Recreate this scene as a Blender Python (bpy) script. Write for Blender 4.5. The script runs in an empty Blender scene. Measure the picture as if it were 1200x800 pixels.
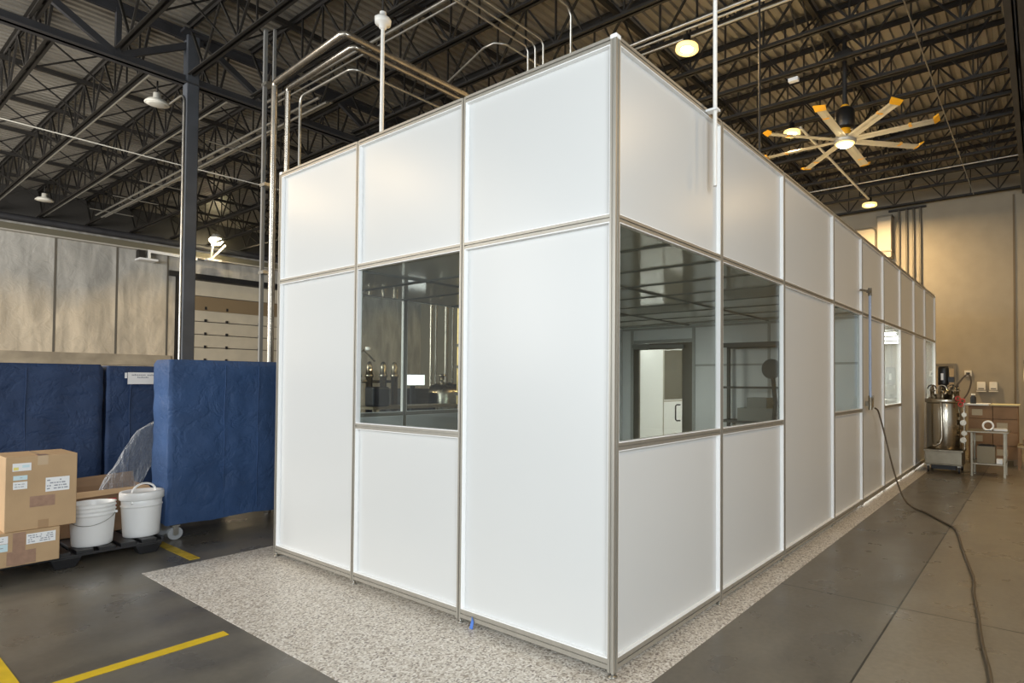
import bpy, math, random
from mathutils import Vector, Matrix, noise
random.seed(7)
PI = math.pi
S = bpy.context.scene
C = S.collection
V = Vector

# ------------------------------------------------------------------ materials
def mat(name, col, rough=.5, metal=0., var=0., vscale=6., bump=0., bscale=40., emit=None, estr=0., spec=None,
        stretch=(1, 1, 1), rvar=0.):
    m = bpy.data.materials.new(name); m.use_nodes = True
    nt = m.node_tree; N = nt.nodes; L = nt.links
    b = N['Principled BSDF']
    b.inputs['Base Color'].default_value = (*col, 1)
    b.inputs['Roughness'].default_value = rough
    b.inputs['Metallic'].default_value = metal
    if spec is not None: b.inputs['Specular IOR Level'].default_value = spec
    if emit: 
        b.inputs['Emission Color'].default_value = (*emit, 1); b.inputs['Emission Strength'].default_value = estr
    tc = N.new('ShaderNodeTexCoord'); mp = N.new('ShaderNodeMapping'); mp.inputs['Scale'].default_value = stretch
    L.new(tc.outputs['Object'], mp.inputs['Vector'])
    if var or rvar:
        n = N.new('ShaderNodeTexNoise'); n.inputs['Scale'].default_value = vscale; n.inputs['Detail'].default_value = 6
        L.new(mp.outputs['Vector'], n.inputs['Vector'])
        if var:
            r = N.new('ShaderNodeValToRGB'); e = r.color_ramp.elements
            e[0].position = .3; e[1].position = .7
            e[0].color = (*[max(0, c * (1 - var)) for c in col], 1); e[1].color = (*[min(1, c * (1 + var)) for c in col], 1)
            L.new(n.outputs['Fac'], r.inputs['Fac']); L.new(r.outputs['Color'], b.inputs['Base Color'])
        if rvar:
            mr = N.new('ShaderNodeMapRange'); mr.inputs['From Min'].default_value = .3; mr.inputs['From Max'].default_value = .7
            mr.inputs['To Min'].default_value = rough - rvar; mr.inputs['To Max'].default_value = rough + rvar
            L.new(n.outputs['Fac'], mr.inputs['Value']); L.new(mr.outputs['Result'], b.inputs['Roughness'])
    if bump:
        n2 = N.new('ShaderNodeTexNoise'); n2.inputs['Scale'].default_value = bscale; n2.inputs['Detail'].default_value = 4
        L.new(mp.outputs['Vector'], n2.inputs['Vector'])
        bp = N.new('ShaderNodeBump'); bp.inputs['Strength'].default_value = bump; bp.inputs['Distance'].default_value = .02
        L.new(n2.outputs['Fac'], bp.inputs['Height']); L.new(bp.outputs['Normal'], b.inputs['Normal'])
    return m

def glass_mat(name, tint, refl=1.0, rough=0.02, base=.05):
    m = bpy.data.materials.new(name); m.use_nodes = True
    nt = m.node_tree; N = nt.nodes; L = nt.links
    N.remove(N['Principled BSDF']); out = N['Material Output']
    t = N.new('ShaderNodeBsdfTransparent'); t.inputs['Color'].default_value = (*tint, 1)
    g = N.new('ShaderNodeBsdfGlossy'); g.inputs['Roughness'].default_value = rough
    f = N.new('ShaderNodeLayerWeight'); f.inputs['Blend'].default_value = .5
    pw = N.new('ShaderNodeMath'); pw.operation = 'POWER'; pw.inputs[1].default_value = 5; L.new(f.outputs['Facing'], pw.inputs[0])
    mu = N.new('ShaderNodeMath'); mu.operation = 'MULTIPLY_ADD'; mu.inputs[1].default_value = .9 * refl; mu.inputs[2].default_value = base
    L.new(pw.outputs[0], mu.inputs[0])
    x = N.new('ShaderNodeMixShader'); L.new(mu.outputs[0], x.inputs['Fac']); L.new(t.outputs[0], x.inputs[1]); L.new(g.outputs[0], x.inputs[2])
    L.new(x.outputs[0], out.inputs['Surface'])
    return m

def concrete_floor():
    m = bpy.data.materials.new('polished_concrete'); m.use_nodes = True
    nt = m.node_tree; N = nt.nodes; L = nt.links; b = N['Principled BSDF']
    tc = N.new('ShaderNodeTexCoord')
    sp = N.new('ShaderNodeSeparateXYZ'); L.new(tc.outputs['Object'], sp.inputs[0])
    def noi(scale, det=6, dist=0., st=(1, 1, 1)):
        mp = N.new('ShaderNodeMapping'); mp.inputs['Scale'].default_value = st; L.new(tc.outputs['Object'], mp.inputs['Vector'])
        n = N.new('ShaderNodeTexNoise'); n.inputs['Scale'].default_value = scale; n.inputs['Detail'].default_value = det
        n.inputs['Distortion'].default_value = dist; L.new(mp.outputs['Vector'], n.inputs['Vector']); return n.outputs['Fac']
    def math_(op, a, bb=None, c=None):
        k = N.new('ShaderNodeMath'); k.operation = op
        for i, v in enumerate((a, bb, c)):
            if v is None: continue
            if isinstance(v, (int, float)): k.inputs[i].default_value = v
            else: L.new(v, k.inputs[i])
        return k.outputs[0]
    def mix(f, a, bb):
        k = N.new('ShaderNodeMix'); k.data_type = 'RGBA'
        if isinstance(f, (int, float)): k.inputs['Factor'].default_value = f
        else: L.new(f, k.inputs['Factor'])
        for s, v in ((6, a), (7, bb)):
            if isinstance(v, tuple): k.inputs[s].default_value = (*v, 1)
            else: L.new(v, k.inputs[s])
        return k.outputs[2]
    def ramp(f, p0, p1):
        k = N.new('ShaderNodeMapRange'); k.inputs['From Min'].default_value = p0; k.inputs['From Max'].default_value = p1
        L.new(f, k.inputs['Value']); return k.outputs[0]
    big = ramp(noi(.55, 8, .5), .25, .75); fine = ramp(noi(3, 5, 0), .2, .85); scr = ramp(noi(1.1, 4, .3, (1, .5, 1)), .40, .85)
    dark = mix(big, (.062, .054, .045), (.098, .087, .072))
    tan = mix(big, (.175, .140, .098), (.265, .220, .160))
    mid = mix(big, (.075, .063, .047), (.140, .119, .089))
    isx = math_('GREATER_THAN', sp.outputs['X'], 1.022); isl = math_('GREATER_THAN', sp.outputs['X'], -.6)
    col = mix(isl, dark, mid); col = mix(isx, col, tan)
    col = mix(math_('MULTIPLY', fine, .42), col, (.30, .26, .195))
    col = mix(math_('MULTIPLY', scr, .22), col, (.36, .34, .30))
    grit = ramp(noi(28, 6, 0), .25, .8); strk = ramp(noi(1.7, 7, .2, (1.3, .55, 1)), .40, .72)
    col = mix(math_('MULTIPLY', grit, .34), col, (.040, .034, .027)); col = mix(math_('MULTIPLY', strk, .42), col, (.26, .23, .175))
    # saw cut joints
    jx = math_('LESS_THAN', math_('ABSOLUTE', math_('SUBTRACT', sp.outputs['X'], 1.022)), .006)
    jy = math_('LESS_THAN', math_('ABSOLUTE', math_('SUBTRACT', sp.outputs['Y'], 1.96)), .005)
    jy = math_('MULTIPLY', jy, math_('GREATER_THAN', sp.outputs['X'], .17))
    col = mix(math_('MAXIMUM', jx, jy), col, (.028, .024, .018))
    L.new(col, b.inputs['Base Color'])
    r = N.new('ShaderNodeMapRange'); r.inputs['To Min'].default_value = .20; r.inputs['To Max'].default_value = .46
    L.new(fine, r.inputs['Value']); L.new(r.outputs[0], b.inputs['Roughness'])
    b.inputs['Specular IOR Level'].default_value = .5
    return m

def flake_mat():
    m = bpy.data.materials.new('epoxy_flake'); m.use_nodes = True
    nt = m.node_tree; N = nt.nodes; L = nt.links; b = N['Principled BSDF']
    tc = N.new('ShaderNodeTexCoord')
    v = N.new('ShaderNodeTexVoronoi'); v.inputs['Scale'].default_value = 95; L.new(tc.outputs['Object'], v.inputs['Vector'])
    s = N.new('ShaderNodeSeparateColor'); L.new(v.outputs['Color'], s.inputs[0])
    r = N.new('ShaderNodeValToRGB'); r.color_ramp.interpolation = 'CONSTANT'
    cols = [(0, (.34, .285, .225)), (.14, (.60, .535, .455)), (.42, (.74, .685, .605)), (.68, (.49, .425, .35)), (.82, (.84, .79, .72)), (.95, (.22, .18, .15))]
    e = r.color_ramp.elements
    while len(e) < len(cols): e.new(.5)
    for k, (p, c) in enumerate(cols): e[k].position = p; e[k].color = (*c, 1)
    L.new(s.outputs[0], r.inputs['Fac']); L.new(r.outputs['Color'], b.inputs['Base Color'])
    b.inputs['Roughness'].default_value = .38
    return m

def wall_left_mat():
    m = bpy.data.materials.new('stained_tilt_wall'); m.use_nodes = True
    nt = m.node_tree; N = nt.nodes; L = nt.links; b = N['Principled BSDF']
    tc = N.new('ShaderNodeTexCoord')
    def noi(scale, st, det=6, dist=0.):
        mp = N.new('ShaderNodeMapping'); mp.inputs['Scale'].default_value = st; L.new(tc.outputs['Object'], mp.inputs['Vector'])
        n = N.new('ShaderNodeTexNoise'); n.inputs['Scale'].default_value = scale; n.inputs['Detail'].default_value = det
        n.inputs['Distortion'].default_value = dist
        L.new(mp.outputs['Vector'], n.inputs['Vector']); return n.outputs['Fac']
    sp = N.new('ShaderNodeSeparateXYZ'); L.new(tc.outputs['Object'], sp.inputs[0])
    a = N.new('ShaderNodeMath'); a.operation = 'MULTIPLY_ADD'; L.new(noi(.45, (1, 1, .6), 4, .4), a.inputs[0]); a.inputs[1].default_value = 4.2; L.new(sp.outputs['Z'], a.inputs[2])
    r = N.new('ShaderNodeMapRange'); r.inputs['From Min'].default_value = 5.5; r.inputs['From Max'].default_value = 6.6; L.new(a.outputs[0], r.inputs['Value'])
    x = N.new('ShaderNodeMix'); x.data_type = 'RGBA'; L.new(r.outputs[0], x.inputs['Factor'])
    x.inputs[6].default_value = (.72, .62, .47, 1); x.inputs[7].default_value = (.50, .485, .445, 1)
    n2 = noi(2.2, (1, 1.6, .35), 8, .5)
    r2 = N.new('ShaderNodeMapRange'); r2.inputs['From Min'].default_value = .3; r2.inputs['From Max'].default_value = .7
    r2.inputs['To Min'].default_value = .62; r2.inputs['To Max'].default_value = 1.15; L.new(n2, r2.inputs['Value'])
    y = N.new('ShaderNodeMix'); y.data_type = 'RGBA'; y.blend_type = 'MULTIPLY'; y.inputs['Factor'].default_value = 1
    L.new(x.outputs[2], y.inputs[6]); L.new(r2.outputs[0], y.inputs[7])
    L.new(y.outputs[2], b.inputs['Base Color']); b.inputs['Roughness'].default_value = .45
    bp = N.new('ShaderNodeBump'); bp.inputs['Strength'].default_value = .5; bp.inputs['Distance'].default_value = .05
    L.new(noi(3.5, (1, 1, 1), 6, 1), bp.inputs['Height']); L.new(bp.outputs[0], b.inputs['Normal'])
    return m

M_FLOOR = concrete_floor(); M_FLAKE = flake_mat(); M_WALLL = wall_left_mat()
M_WALLB = mat('beige_block', (.31, .275, .21), .6, var=.05, vscale=3, bump=.12, bscale=60)
M_DECK = mat('galvanised_deck', (.33, .305, .262), .42, .35, var=.22, vscale=1.2, rvar=.1)
M_STEEL = mat('black_steel', (.020, .0175, .015), .6, .0, var=.3, vscale=4)
M_GIRD = mat('dark_grey_steel', (.038, .038, .042), .55, .0, var=.2, vscale=4)
M_COL = mat('slate_grey_paint', (.075, .082, .095), .5, var=.15, vscale=3)
M_PANEL = mat('white_panel', (.63, .635, .622), .30)
M_LINER = mat('bright_white', (.93, .93, .92), .35)
M_ALU = mat('brushed_aluminium', (.40, .375, .325), .42, .55, var=.05, vscale=30, stretch=(1, 1, .05))
M_GROOVE = mat('dark_slot', (.12, .105, .085), .7)
M_GLASS = glass_mat('tinted_acrylic', (.92, .945, .93), .8, .015, .03)
M_CLEAR = glass_mat('clear_glass', (.96, .97, .96), .8, .01, .03)
M_CEILP = mat('grey_ceiling_panel', (.80, .80, .74), .07, 0, spec=.7)
M_TBAR = mat('grey_grid_bar', (.26, .26, .24), .5)
M_INWALL = mat('interior_wall_panel', (.78, .79, .78), .4)
M_BRONZE = mat('bronze_frame', (.17, .155, .125), .45, .3)
M_LED = mat('led_diffuser', (.9, .9, .9), .5, emit=(1, .99, .95), estr=7)
M_LAMP = mat('lamp_lens', (.9, .9, .8), .5, emit=(1, .84, .50), estr=40)
M_HALO = mat('halo_glow', (.9, .8, .5), .4, emit=(1, .66, .20), estr=1.5)  # warm halo of the lamps, put into a glowing colour
M_LAMPOFF = mat('unlit_lens', (.78, .75, .66), .4)
M_GALV = mat('galvanised_pipe', (.42, .405, .365), .32, .85, var=.15, vscale=8)
M_BRASSY = mat('weathered_copper_pipe', (.36, .325, .275), .26, .85, var=.2, vscale=6)
M_WHITEP = mat('white_painted_pipe', (.82, .80, .75), .4)
M_BLACK = mat('black_plastic', (.018, .018, .02), .45, var=.2, vscale=10)
M_BLACKM = mat('black_motor', (.01, .01, .01), .4)
M_BLUE = mat('blue_nylon', (.035, .078, .185), .6, var=.15, vscale=3, bump=.5, bscale=9, spec=.35)
M_BLUED = mat('navy_nylon', (.021, .045, .112), .6, var=.15, vscale=3, bump=.5, bscale=7, spec=.35)
M_CARD = mat('cardboard', (.50, .335, .185), .75, var=.08, vscale=4, bump=.06, bscale=90)
M_CARDD = mat('brown_cardboard', (.27, .16, .085), .75, var=.15, vscale=4)
M_TAPEB = mat('brown_tape', (.36, .22, .15), .3, var=.12, vscale=30)
M_PAPER = mat('white_paper', (.86, .86, .86), .6)
M_PRINT = mat('grey_print', (.33, .34, .38), .7)
M_YELSTK = mat('yellow_sticker', (.85, .74, .22), .6)
M_CYSTK = mat('pale_blue_sticker', (.62, .78, .82), .6)
M_RED = mat('red_print', (.55, .05, .05), .5)
M_PAIL = mat('white_pail_plastic', (.92, .92, .91), .35)
M_YEL = mat('yellow_floor_paint', (.74, .50, .015), .45, var=.10, vscale=9)
M_YELD = mat('worn_yellow_tape', (.50, .34, .02), .5, var=.25, vscale=14)
M_ALUF = mat('bright_aluminium_blade', (.50, .49, .45), .4, .5)
M_WING = mat('yellow_winglet', (.85, .42, .02), .4)
M_SS = mat('stainless_steel', (.47, .425, .345), .22, 1.0, rvar=.06, vscale=4)
M_SSD = mat('brushed_stainless', (.30, .268, .205), .4, .85, var=.1, vscale=9)
M_WHEEL = mat('grey_rubber', (.42, .43, .44), .5)
M_DOOR = mat('cream_door_panel', (.62, .56, .44), .5, var=.06, vscale=3)
M_WOOD = mat('brown_board', (.22, .15, .085), .6, var=.2, vscale=5)
M_BLUETUBE = mat('pale_blue_tube', (.36, .43, .58), .3)
M_HOSE = mat('brown_hose', (.085, .06, .035), .5)
M_SCREEN = mat('lit_white_panel', (.9, .9, .9), .5, emit=(.95, .98, 1), estr=1.6)
M_PLASTIC = None
for mm in (M_BLUE, M_BLUED):
    nt = mm.node_tree; N = nt.nodes; L = nt.links
    tc = next(n for n in N if n.type == 'TEX_COORD'); b0 = next(n for n in N if n.type == 'BUMP')
    v = N.new('ShaderNodeTexNoise'); v.inputs['Scale'].default_value = 3.4; v.inputs['Detail'].default_value = 4; v.inputs['Roughness'].default_value = .6; v.inputs['Distortion'].default_value = .35
    L.new(tc.outputs['Object'], v.inputs['Vector'])
    a = N.new('ShaderNodeMath'); a.operation = 'SUBTRACT'; a.inputs[1].default_value = .5; L.new(v.outputs['Fac'], a.inputs[0])
    c = N.new('ShaderNodeMath'); c.operation = 'ABSOLUTE'; L.new(a.outputs[0], c.inputs[0])
    d = N.new('ShaderNodeMath'); d.operation = 'MINIMUM'; d.inputs[1].default_value = .06; L.new(c.outputs[0], d.inputs[0])
    bp = N.new('ShaderNodeBump'); bp.inputs['Strength'].default_value = .45; bp.inputs['Distance'].default_value = .12
    L.new(d.outputs[0], bp.inputs['Height']); L.new(b0.outputs[0], bp.inputs['Normal']); L.new(bp.outputs[0], N['Principled BSDF'].inputs['Normal'])
def plastic_film():
    m = bpy.data.materials.new('clear_film'); m.use_nodes = True
    nt = m.node_tree; N = nt.nodes; L = nt.links
    N.remove(N['Principled BSDF']); out = N['Material Output']
    t = N.new('ShaderNodeBsdfTransparent'); t.inputs['Color'].default_value = (.93, .94, .95, 1)
    g = N.new('ShaderNodeBsdfPrincipled'); g.inputs['Base Color'].default_value = (.75, .76, .78, 1); g.inputs['Roughness'].default_value = .12
    lw = N.new('ShaderNodeLayerWeight'); lw.inputs['Blend'].default_value = .35
    n = N.new('ShaderNodeTexNoise'); n.inputs['Scale'].default_value = 5; n.inputs['Detail'].default_value = 4; n.inputs['Distortion'].default_value = .8
    tc = N.new('ShaderNodeTexCoord'); mp = N.new('ShaderNodeMapping'); mp.inputs['Scale'].default_value = (3, 3, .8); mp.inputs['Rotation'].default_value = (.5, 0, 0)
    L.new(tc.outputs['Object'], mp.inputs['Vector']); L.new(mp.outputs['Vector'], n.inputs['Vector'])
    bp = N.new('ShaderNodeBump'); bp.inputs['Strength'].default_value = 1.0; bp.inputs['Distance'].default_value = .06
    L.new(n.outputs['Fac'], bp.inputs['Height']); L.new(bp.outputs[0], g.inputs['Normal']); L.new(bp.outputs[0], lw.inputs['Normal'])
    a = N.new('ShaderNodeMath'); a.operation = 'MULTIPLY_ADD'; a.inputs[1].default_value = .75; a.inputs[2].default_value = .06; L.new(lw.outputs['Facing'], a.inputs[0])
    x = N.new('ShaderNodeMixShader'); L.new(a.outputs[0], x.inputs[0]); L.new(t.outputs[0], x.inputs[1]); L.new(g.outputs[0], x.inputs[2])
    L.new(x.outputs[0], out.inputs['Surface']); return m
M_FILM = plastic_film()

# ------------------------------------------------------------------ mesh builder
class MB:
    def __init__(s): s.v = []; s.f = []; s.sm = []
    def add(s, vs, fs, smooth=False):
        b = len(s.v); s.v += [tuple(v) for v in vs]
        for f in fs: s.f.append(tuple(b + i for i in f)); s.sm.append(smooth)
        return s
    def box(s, x0, x1, y0, y1, z0, z1):
        x0, x1 = sorted((x0, x1)); y0, y1 = sorted((y0, y1)); z0, z1 = sorted((z0, z1))
        return s.add([(x0, y0, z0), (x1, y0, z0), (x1, y1, z0), (x0, y1, z0), (x0, y0, z1), (x1, y0, z1), (x1, y1, z1), (x0, y1, z1)],
              [(3, 2, 1, 0), (4, 5, 6, 7), (0, 1, 5, 4), (1, 2, 6, 5), (2, 3, 7, 6), (3, 0, 4, 7)])
    def bar(s, p, q, w, h, up=(0, 0, 1)):
        p = V(p); q = V(q); d = (q - p).normalized(); u = V(up)
        if abs(d.dot(u)) > .98: u = V((0, 1, 0))
        r = d.cross(u).normalized(); u = r.cross(d).normalized(); a = r * w / 2; b = u * h / 2
        vs = [p - a - b, p + a - b, p + a + b, p - a + b, q - a - b, q + a - b, q + a + b, q - a + b]
        return s.add(vs, [(0, 1, 2, 3), (7, 6, 5, 4), (0, 4, 5, 1), (1, 5, 6, 2), (2, 6, 7, 3), (3, 7, 4, 0)])
    def tube(s, pts, r, n=10, closed=False, caps=True):
        pts = [V(p) for p in pts]; rs = r if isinstance(r, (list, tuple)) else [r] * len(pts)
        m = len(pts); T = []
        for i in range(m):
            if closed: t = pts[(i + 1) % m] - pts[i - 1]
            else: t = pts[min(i + 1, m - 1)] - pts[max(i - 1, 0)]
            T.append(t.normalized())
        u = V((0, 0, 1)) if abs(T[0].z) < .9 else V((1, 0, 0))
        u = (u - T[0] * u.dot(T[0])).normalized(); vs = []
        for i in range(m):
            u = (u - T[i] * u.dot(T[i])).normalized(); w = T[i].cross(u)
            for k in range(n):
                a = 2 * PI * k / n; vs.append(pts[i] + (u * math.cos(a) + w * math.sin(a)) * rs[i])
        fs = []
        for i in range(m if closed else m - 1):
            j = (i + 1) % m
            for k in range(n): fs.append((i * n + k, i * n + (k + 1) % n, j * n + (k + 1) % n, j * n + k))
        s.add(vs, fs, True)
        if caps and not closed:
            s.add(vs[:n], [tuple(reversed(range(n)))]); s.add(vs[-n:], [tuple(range(n))])
        return s
    def lathe(s, prof, c=(0, 0, 0), n=24, sx=1, sy=1, smooth=True):
        vs = []; fs = []; m = len(prof)
        for r, z in prof:
            for k in range(n):
                a = 2 * PI * k / n; vs.append((c[0] + r * math.cos(a) * sx, c[1] + r * math.sin(a) * sy, c[2] + z))
        for i in range(m - 1):
            for k in range(n): fs.append((i * n + k, i * n + (k + 1) % n, (i + 1) * n + (k + 1) % n, (i + 1) * n + k))
        s.add(vs, fs, smooth)
        if prof[0][0] > 1e-4: s.add(vs[:n], [tuple(reversed(range(n)))])
        if prof[-1][0] > 1e-4: s.add(vs[-n:], [tuple(range(n))])
        return s
    def disc_y(s, c, r, t, n=24, axis='y'):   # short cylinder about an axis
        d = {'x': V((t / 2, 0, 0)), 'y': V((0, t / 2, 0)), 'z': V((0, 0, t / 2))}[axis]; c = V(c)
        return s.tube([c - d, c + d], r, n)
    def build(s, name, m, parent=None, bevel=0., seg=2, sub=0):
        off = V((0, 0, 0)); p = parent
        while p is not None: off += V(p.location); p = p.parent
        me = bpy.data.meshes.new(name); me.from_pydata([tuple(V(v) - off) for v in s.v], [], s.f)
        me.polygons.foreach_set('use_smooth', s.sm); me.materials.append(m); me.update()
        o = bpy.data.objects.new(name, me); C.objects.link(o)
        if parent: o.parent = parent
        if bevel:
            b = o.modifiers.new('bevel', 'BEVEL'); b.width = bevel; b.segments = seg; b.limit_method = 'ANGLE'
        if sub:
            k = o.modifiers.new('sub', 'SUBSURF'); k.levels = sub; k.render_levels = sub
        return o
def bx(*a): return MB().box(*a)
def tag(o, label, cat, group=None, kind=None):
    if label: o['label'] = label
    if cat: o['category'] = cat
    if group: o['group'] = group
    if kind: o['kind'] = kind
    return o
def thing(name, loc, label, cat, group=None):
    o = bpy.data.objects.new(name, None); C.objects.link(o); o.location = loc; o.empty_display_size = .1
    return tag(o, label, cat, group)
def struct(o): o['kind'] = 'structure'; return o
def kids(o): return [c for c in C.objects if c.parent == o]
def copy_tree(o, parent=None, ch=None):
    if ch is None: ch = {}
    c = o.copy(); C.objects.link(c)
    if parent: c.parent = parent
    for k in list(o.children): copy_tree(k, c)
    return c
def arc(c, r, a0, a1, n, ax='xz'):
    out = []
    for i in range(n + 1):
        a = a0 + (a1 - a0) * i / n; p = [c[0], c[1], c[2]]
        i0, i1 = 'xyz'.index(ax[0]), 'xyz'.index(ax[1]); p[i0] += r * math.cos(a); p[i1] += r * math.sin(a); out.append(tuple(p))
    return out

ZB, ZT = 6.165, 6.95          # joist bottom / top chord
XW, YB = -21.7, 14.3          # inside faces of the left wall and the back wall
XG, XG2 = -8.8, 1.62          # girder lines
CX, CY, CZ = 1.8532, -2.5168, 1.5654

# ------------------------------------------------------------------ shell
struct(bx(-24, 12, -14, 16, -.2, 0).build('floor', M_FLOOR))
fc = MB()
fc.box(-4.11, .175, -.84, 12.0, 0, .003)
struct(fc.build('floor_coating', M_FLAKE))
# corrugated roof deck, flutes run away from the camera
prof = []; x = -22.2; z0 = ZT + .02
while x < 11:
    prof += [(x, z0 + .045), (x + .058, z0 + .045), (x + .070, z0), (x + .140, z0)]; x += .152
d = MB(); n = len(prof)
for y in (-9.0, 14.6): d.v += [(p[0], y, p[1]) for p in prof]
for i in range(n - 1): d.f.append((i, n + i, n + i + 1, i + 1)); d.sm.append(False)
d.v += [(prof[0][0], -9, z0 + .3), (prof[-1][0], -9, z0 + .3), (prof[-1][0], 14.6, z0 + .3), (prof[0][0], 14.6, z0 + .3)]
b = 2 * n; d.f.append((b, b + 1, b + 2, b + 3)); d.sm.append(False)
struct(d.build('ceiling', M_DECK))
# left wall with the dock door opening
DY0, DY1, DZ = 4.84, 9.6, 5.05
w = MB(); w.box(XW - .3, XW, -9, DY0, 0, 7.3); w.box(XW - .3, XW, DY1, 14.6, 0, 7.3); w.box(XW - .3, XW, DY0, DY1, DZ, 7.3)
struct(w.build('wall_left', M_WALLL))
seams = MB()
for yy in (-3.0, -.6, 1.9, 3.3, 4.6): seams.box(XW, XW + .012, yy, yy + .05, 2.3, 5.8)
struct(seams.build('trim_1', mat('dark_seam', (.14, .125, .10), .7)))
t = MB(); t.box(XW, XW + .10, -9, DY0 - .1, 2.02, 2.16); t.box(XW, XW + .05, -9, DY0 - .1, 2.16, 2.36)
struct(t.build('trim_2', mat('tan_ledge', (.40, .34, .25), .6, var=.25, vscale=2)))
t = MB(); t.box(XW, XW + .16, -9, 14.3, 5.72, 5.90)
struct(t.build('trim_3', mat('olive_gutter', (.16, .145, .10), .5)))
t = MB(); t.box(XW, XW + .20, -9, 14.3, 5.68, 5.72)
struct(t.build('trim_4', mat('pale_trim', (.50, .47, .41), .5)))
struct(bx(XW, XW + .10, -9, 14.3, 6.16, ZT).build('trim_shade_band', mat('dark_shade_band', (.045, .042, .038), .6)))  # shade at the wall top painted as a dark band
# sectional dock door
sec = MB(); zz = 0
for k in range(8):
    z1 = zz + (.42 if k < 7 else .5)
    sec.box(XW - .12, XW - .06, DY0, DY1, zz + .02, min(z1, 3.9)); zz = z1
    if zz > 3.85: break
dd = struct(bx(XW - .25, XW - .13, DY0, DY1, 0, DZ).build('door_1', M_GROOVE))
z = 0.; k = 0
while z < 3.9:
    bx(XW - .12, XW - .05, DY0, DY1, z + .02, z + .435).build('door_panel', M_DOOR, dd); z += .445; k += 1
bx(XW - .11, XW - .02, DY0, DY1, 3.94, 4.42).build('brown_panel', mat('brown_door_section', (.26, .19, .11), .55), dd)
bx(XW - .12, XW - .05, DY0, DY1, 4.45, DZ - .1).build('door_panel', M_DOOR, dd)
for yy in (DY0 + .02, DY1 - .1): bx(XW - .05, XW + .06, yy, yy + .08, 0, DZ + .05).build('track', M_STEEL, dd)
h = MB()
for zz in (2.2, 2.65, 3.1, 3.55, 3.98):
    for yy in (5.7, 6.35, 7.4, 8.4): h.box(XW - .05, XW - .01, yy, yy + .06, zz + .0, zz + .10)
h.build('hinge', M_BLACK, dd)
bx(XW - .02, XW + .10, DY0 - .2, DY1, DZ - .06, DZ + .12).build('door_head', M_BLACK, dd)
# back wall
struct(bx(XW - .3, 10, YB, YB + .3, 0, 7.3).build('wall_back', M_WALLB))
struct(bx(1.315, 1.355, YB - .03, YB, 0, 6.1).build('trim_5', mat('dark_joint', (.16, .125, .08), .7)))
struct(bx(-15, 10, YB - .05, YB, 6.55, 6.72).build('trim_6', mat('beige_ledger', (.30, .25, .17), .6)))
# east wall, well outside the frame: shuts the daylight out of the far end
struct(bx(9.5, 9.8, 2.0, 14.6, 0, 7.3).build('wall_right', M_WALLB))
# person door on the back wall behind the vessel
pd = struct(bx(-.88, .05, YB - .02, YB, 0, 2.0).build('door_2', mat('beige_door', (.36, .29, .19), .5)))
f = MB(); f.box(-.95, -.88, YB - .05, YB, 0, 2.06); f.box(.05, .11, YB - .05, YB, 0, 2.06); f.box(-.88, .05, YB - .05, YB, 2.0, 2.06)
f.build('door_frame', M_BRONZE, pd)

# ------------------------------------------------------------------ floor paint
tag(bx(-2.335, -2.255, -2.6, -.925, 0, .0035).build('floor_line', M_YEL), 'long yellow floor line ending at the speckled floor coating edge', 'floor line')
tag(bx(-5.4, -4.22, -.475, -.40, 0, .0035).build('floor_line', M_YELD), 'short worn yellow floor strip beside the caster of the blue covered rack', 'floor line')
p = MB(); p.add([(-3.6, -1.797, .0035), (-2.335, -1.797, .0035), (-2.335, -1.897, .0035), (-3.6, -1.897, .0035), (-3.6, -1.797, 0), (-2.335, -1.797, 0), (-2.335, -1.897, 0), (-3.6, -1.897, 0)],
    [(0, 3, 2, 1), (0, 1, 5, 4), (1, 2, 6, 5), (2, 3, 7, 6), (3, 0, 4, 7)])
tag(p.build('floor_line', M_YEL), 'yellow floor line at the bottom left corner, nearest the camera', 'floor line')

# ------------------------------------------------------------------ cleanroom enclosure
PX = [0, -1.2444, -2.4957, -3.7636]
PY = [0, 1.2786, 2.5215, 4.0422, 5.2875, 6.5406, 7.7895, 9.0541, 10.2472, 11.5809]
H = 3.43; W = .04
E_ = thing('cleanroom_enclosure', (-1.88, 5.79, 0), 'large white modular cleanroom with aluminium framing and tinted windows on the speckled floor', 'cleanroom')
class Face:     # a wall plane: u runs along the wall, d goes into the room
    def __init__(s, o, u, n): s.o = V(o); s.u = V(u); s.n = V(n)
    def p(s, u, d, z): return s.o + s.u * u + s.n * d + V((0, 0, z))
    def box(s, m, u0, u1, d0, d1, z0, z1):
        a = s.p(u0, d0, z0); b = s.p(u1, d1, z1); m.box(a.x, b.x, a.y, b.y, a.z, b.z)
F_FRONT = Face((0, 0, 0), (-1, 0, 0), (0, 1, 0))
F_RIGHT = Face((0, 0, 0), (0, 1, 0), (-1, 0, 0))
F_LEFT = Face((-3.7636, 0, 0), (0, 1, 0), (1, 0, 0))
F_BACK = Face((0, 11.5809, 0), (-1, 0, 0), (0, -1, 0))
rail_z = dict(bottom=(.045, .10), sill=(1.197, 1.237), mid=(2.425, 2.465), top=(3.388, H))
def post(F, u, name='post'):
    m = MB()
    for a, b in ((-.02, -.005), (.005, .02)): F.box(m, u + a, u + b, 0, .04, .03, H - .004)
    F.box(m, u - .005, u + .005, .008, .036, .03, H - .004)
    m.build(name, M_ALU, E_)
    c = MB(); F.box(c, u - .021, u + .021, -.001, .041, H - .022, H + .002)
    k = MB(); k.lathe([(.0, .003), (.018, .003), (.018, .009), (.007, .012), (.007, .032)], tuple(F.p(u, .02, 0)), 12)
    F.box(k, u + .02, u + .05, .012, .034, .026, .046)
    k.build('levelling_foot', M_GALV, E_)
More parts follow.
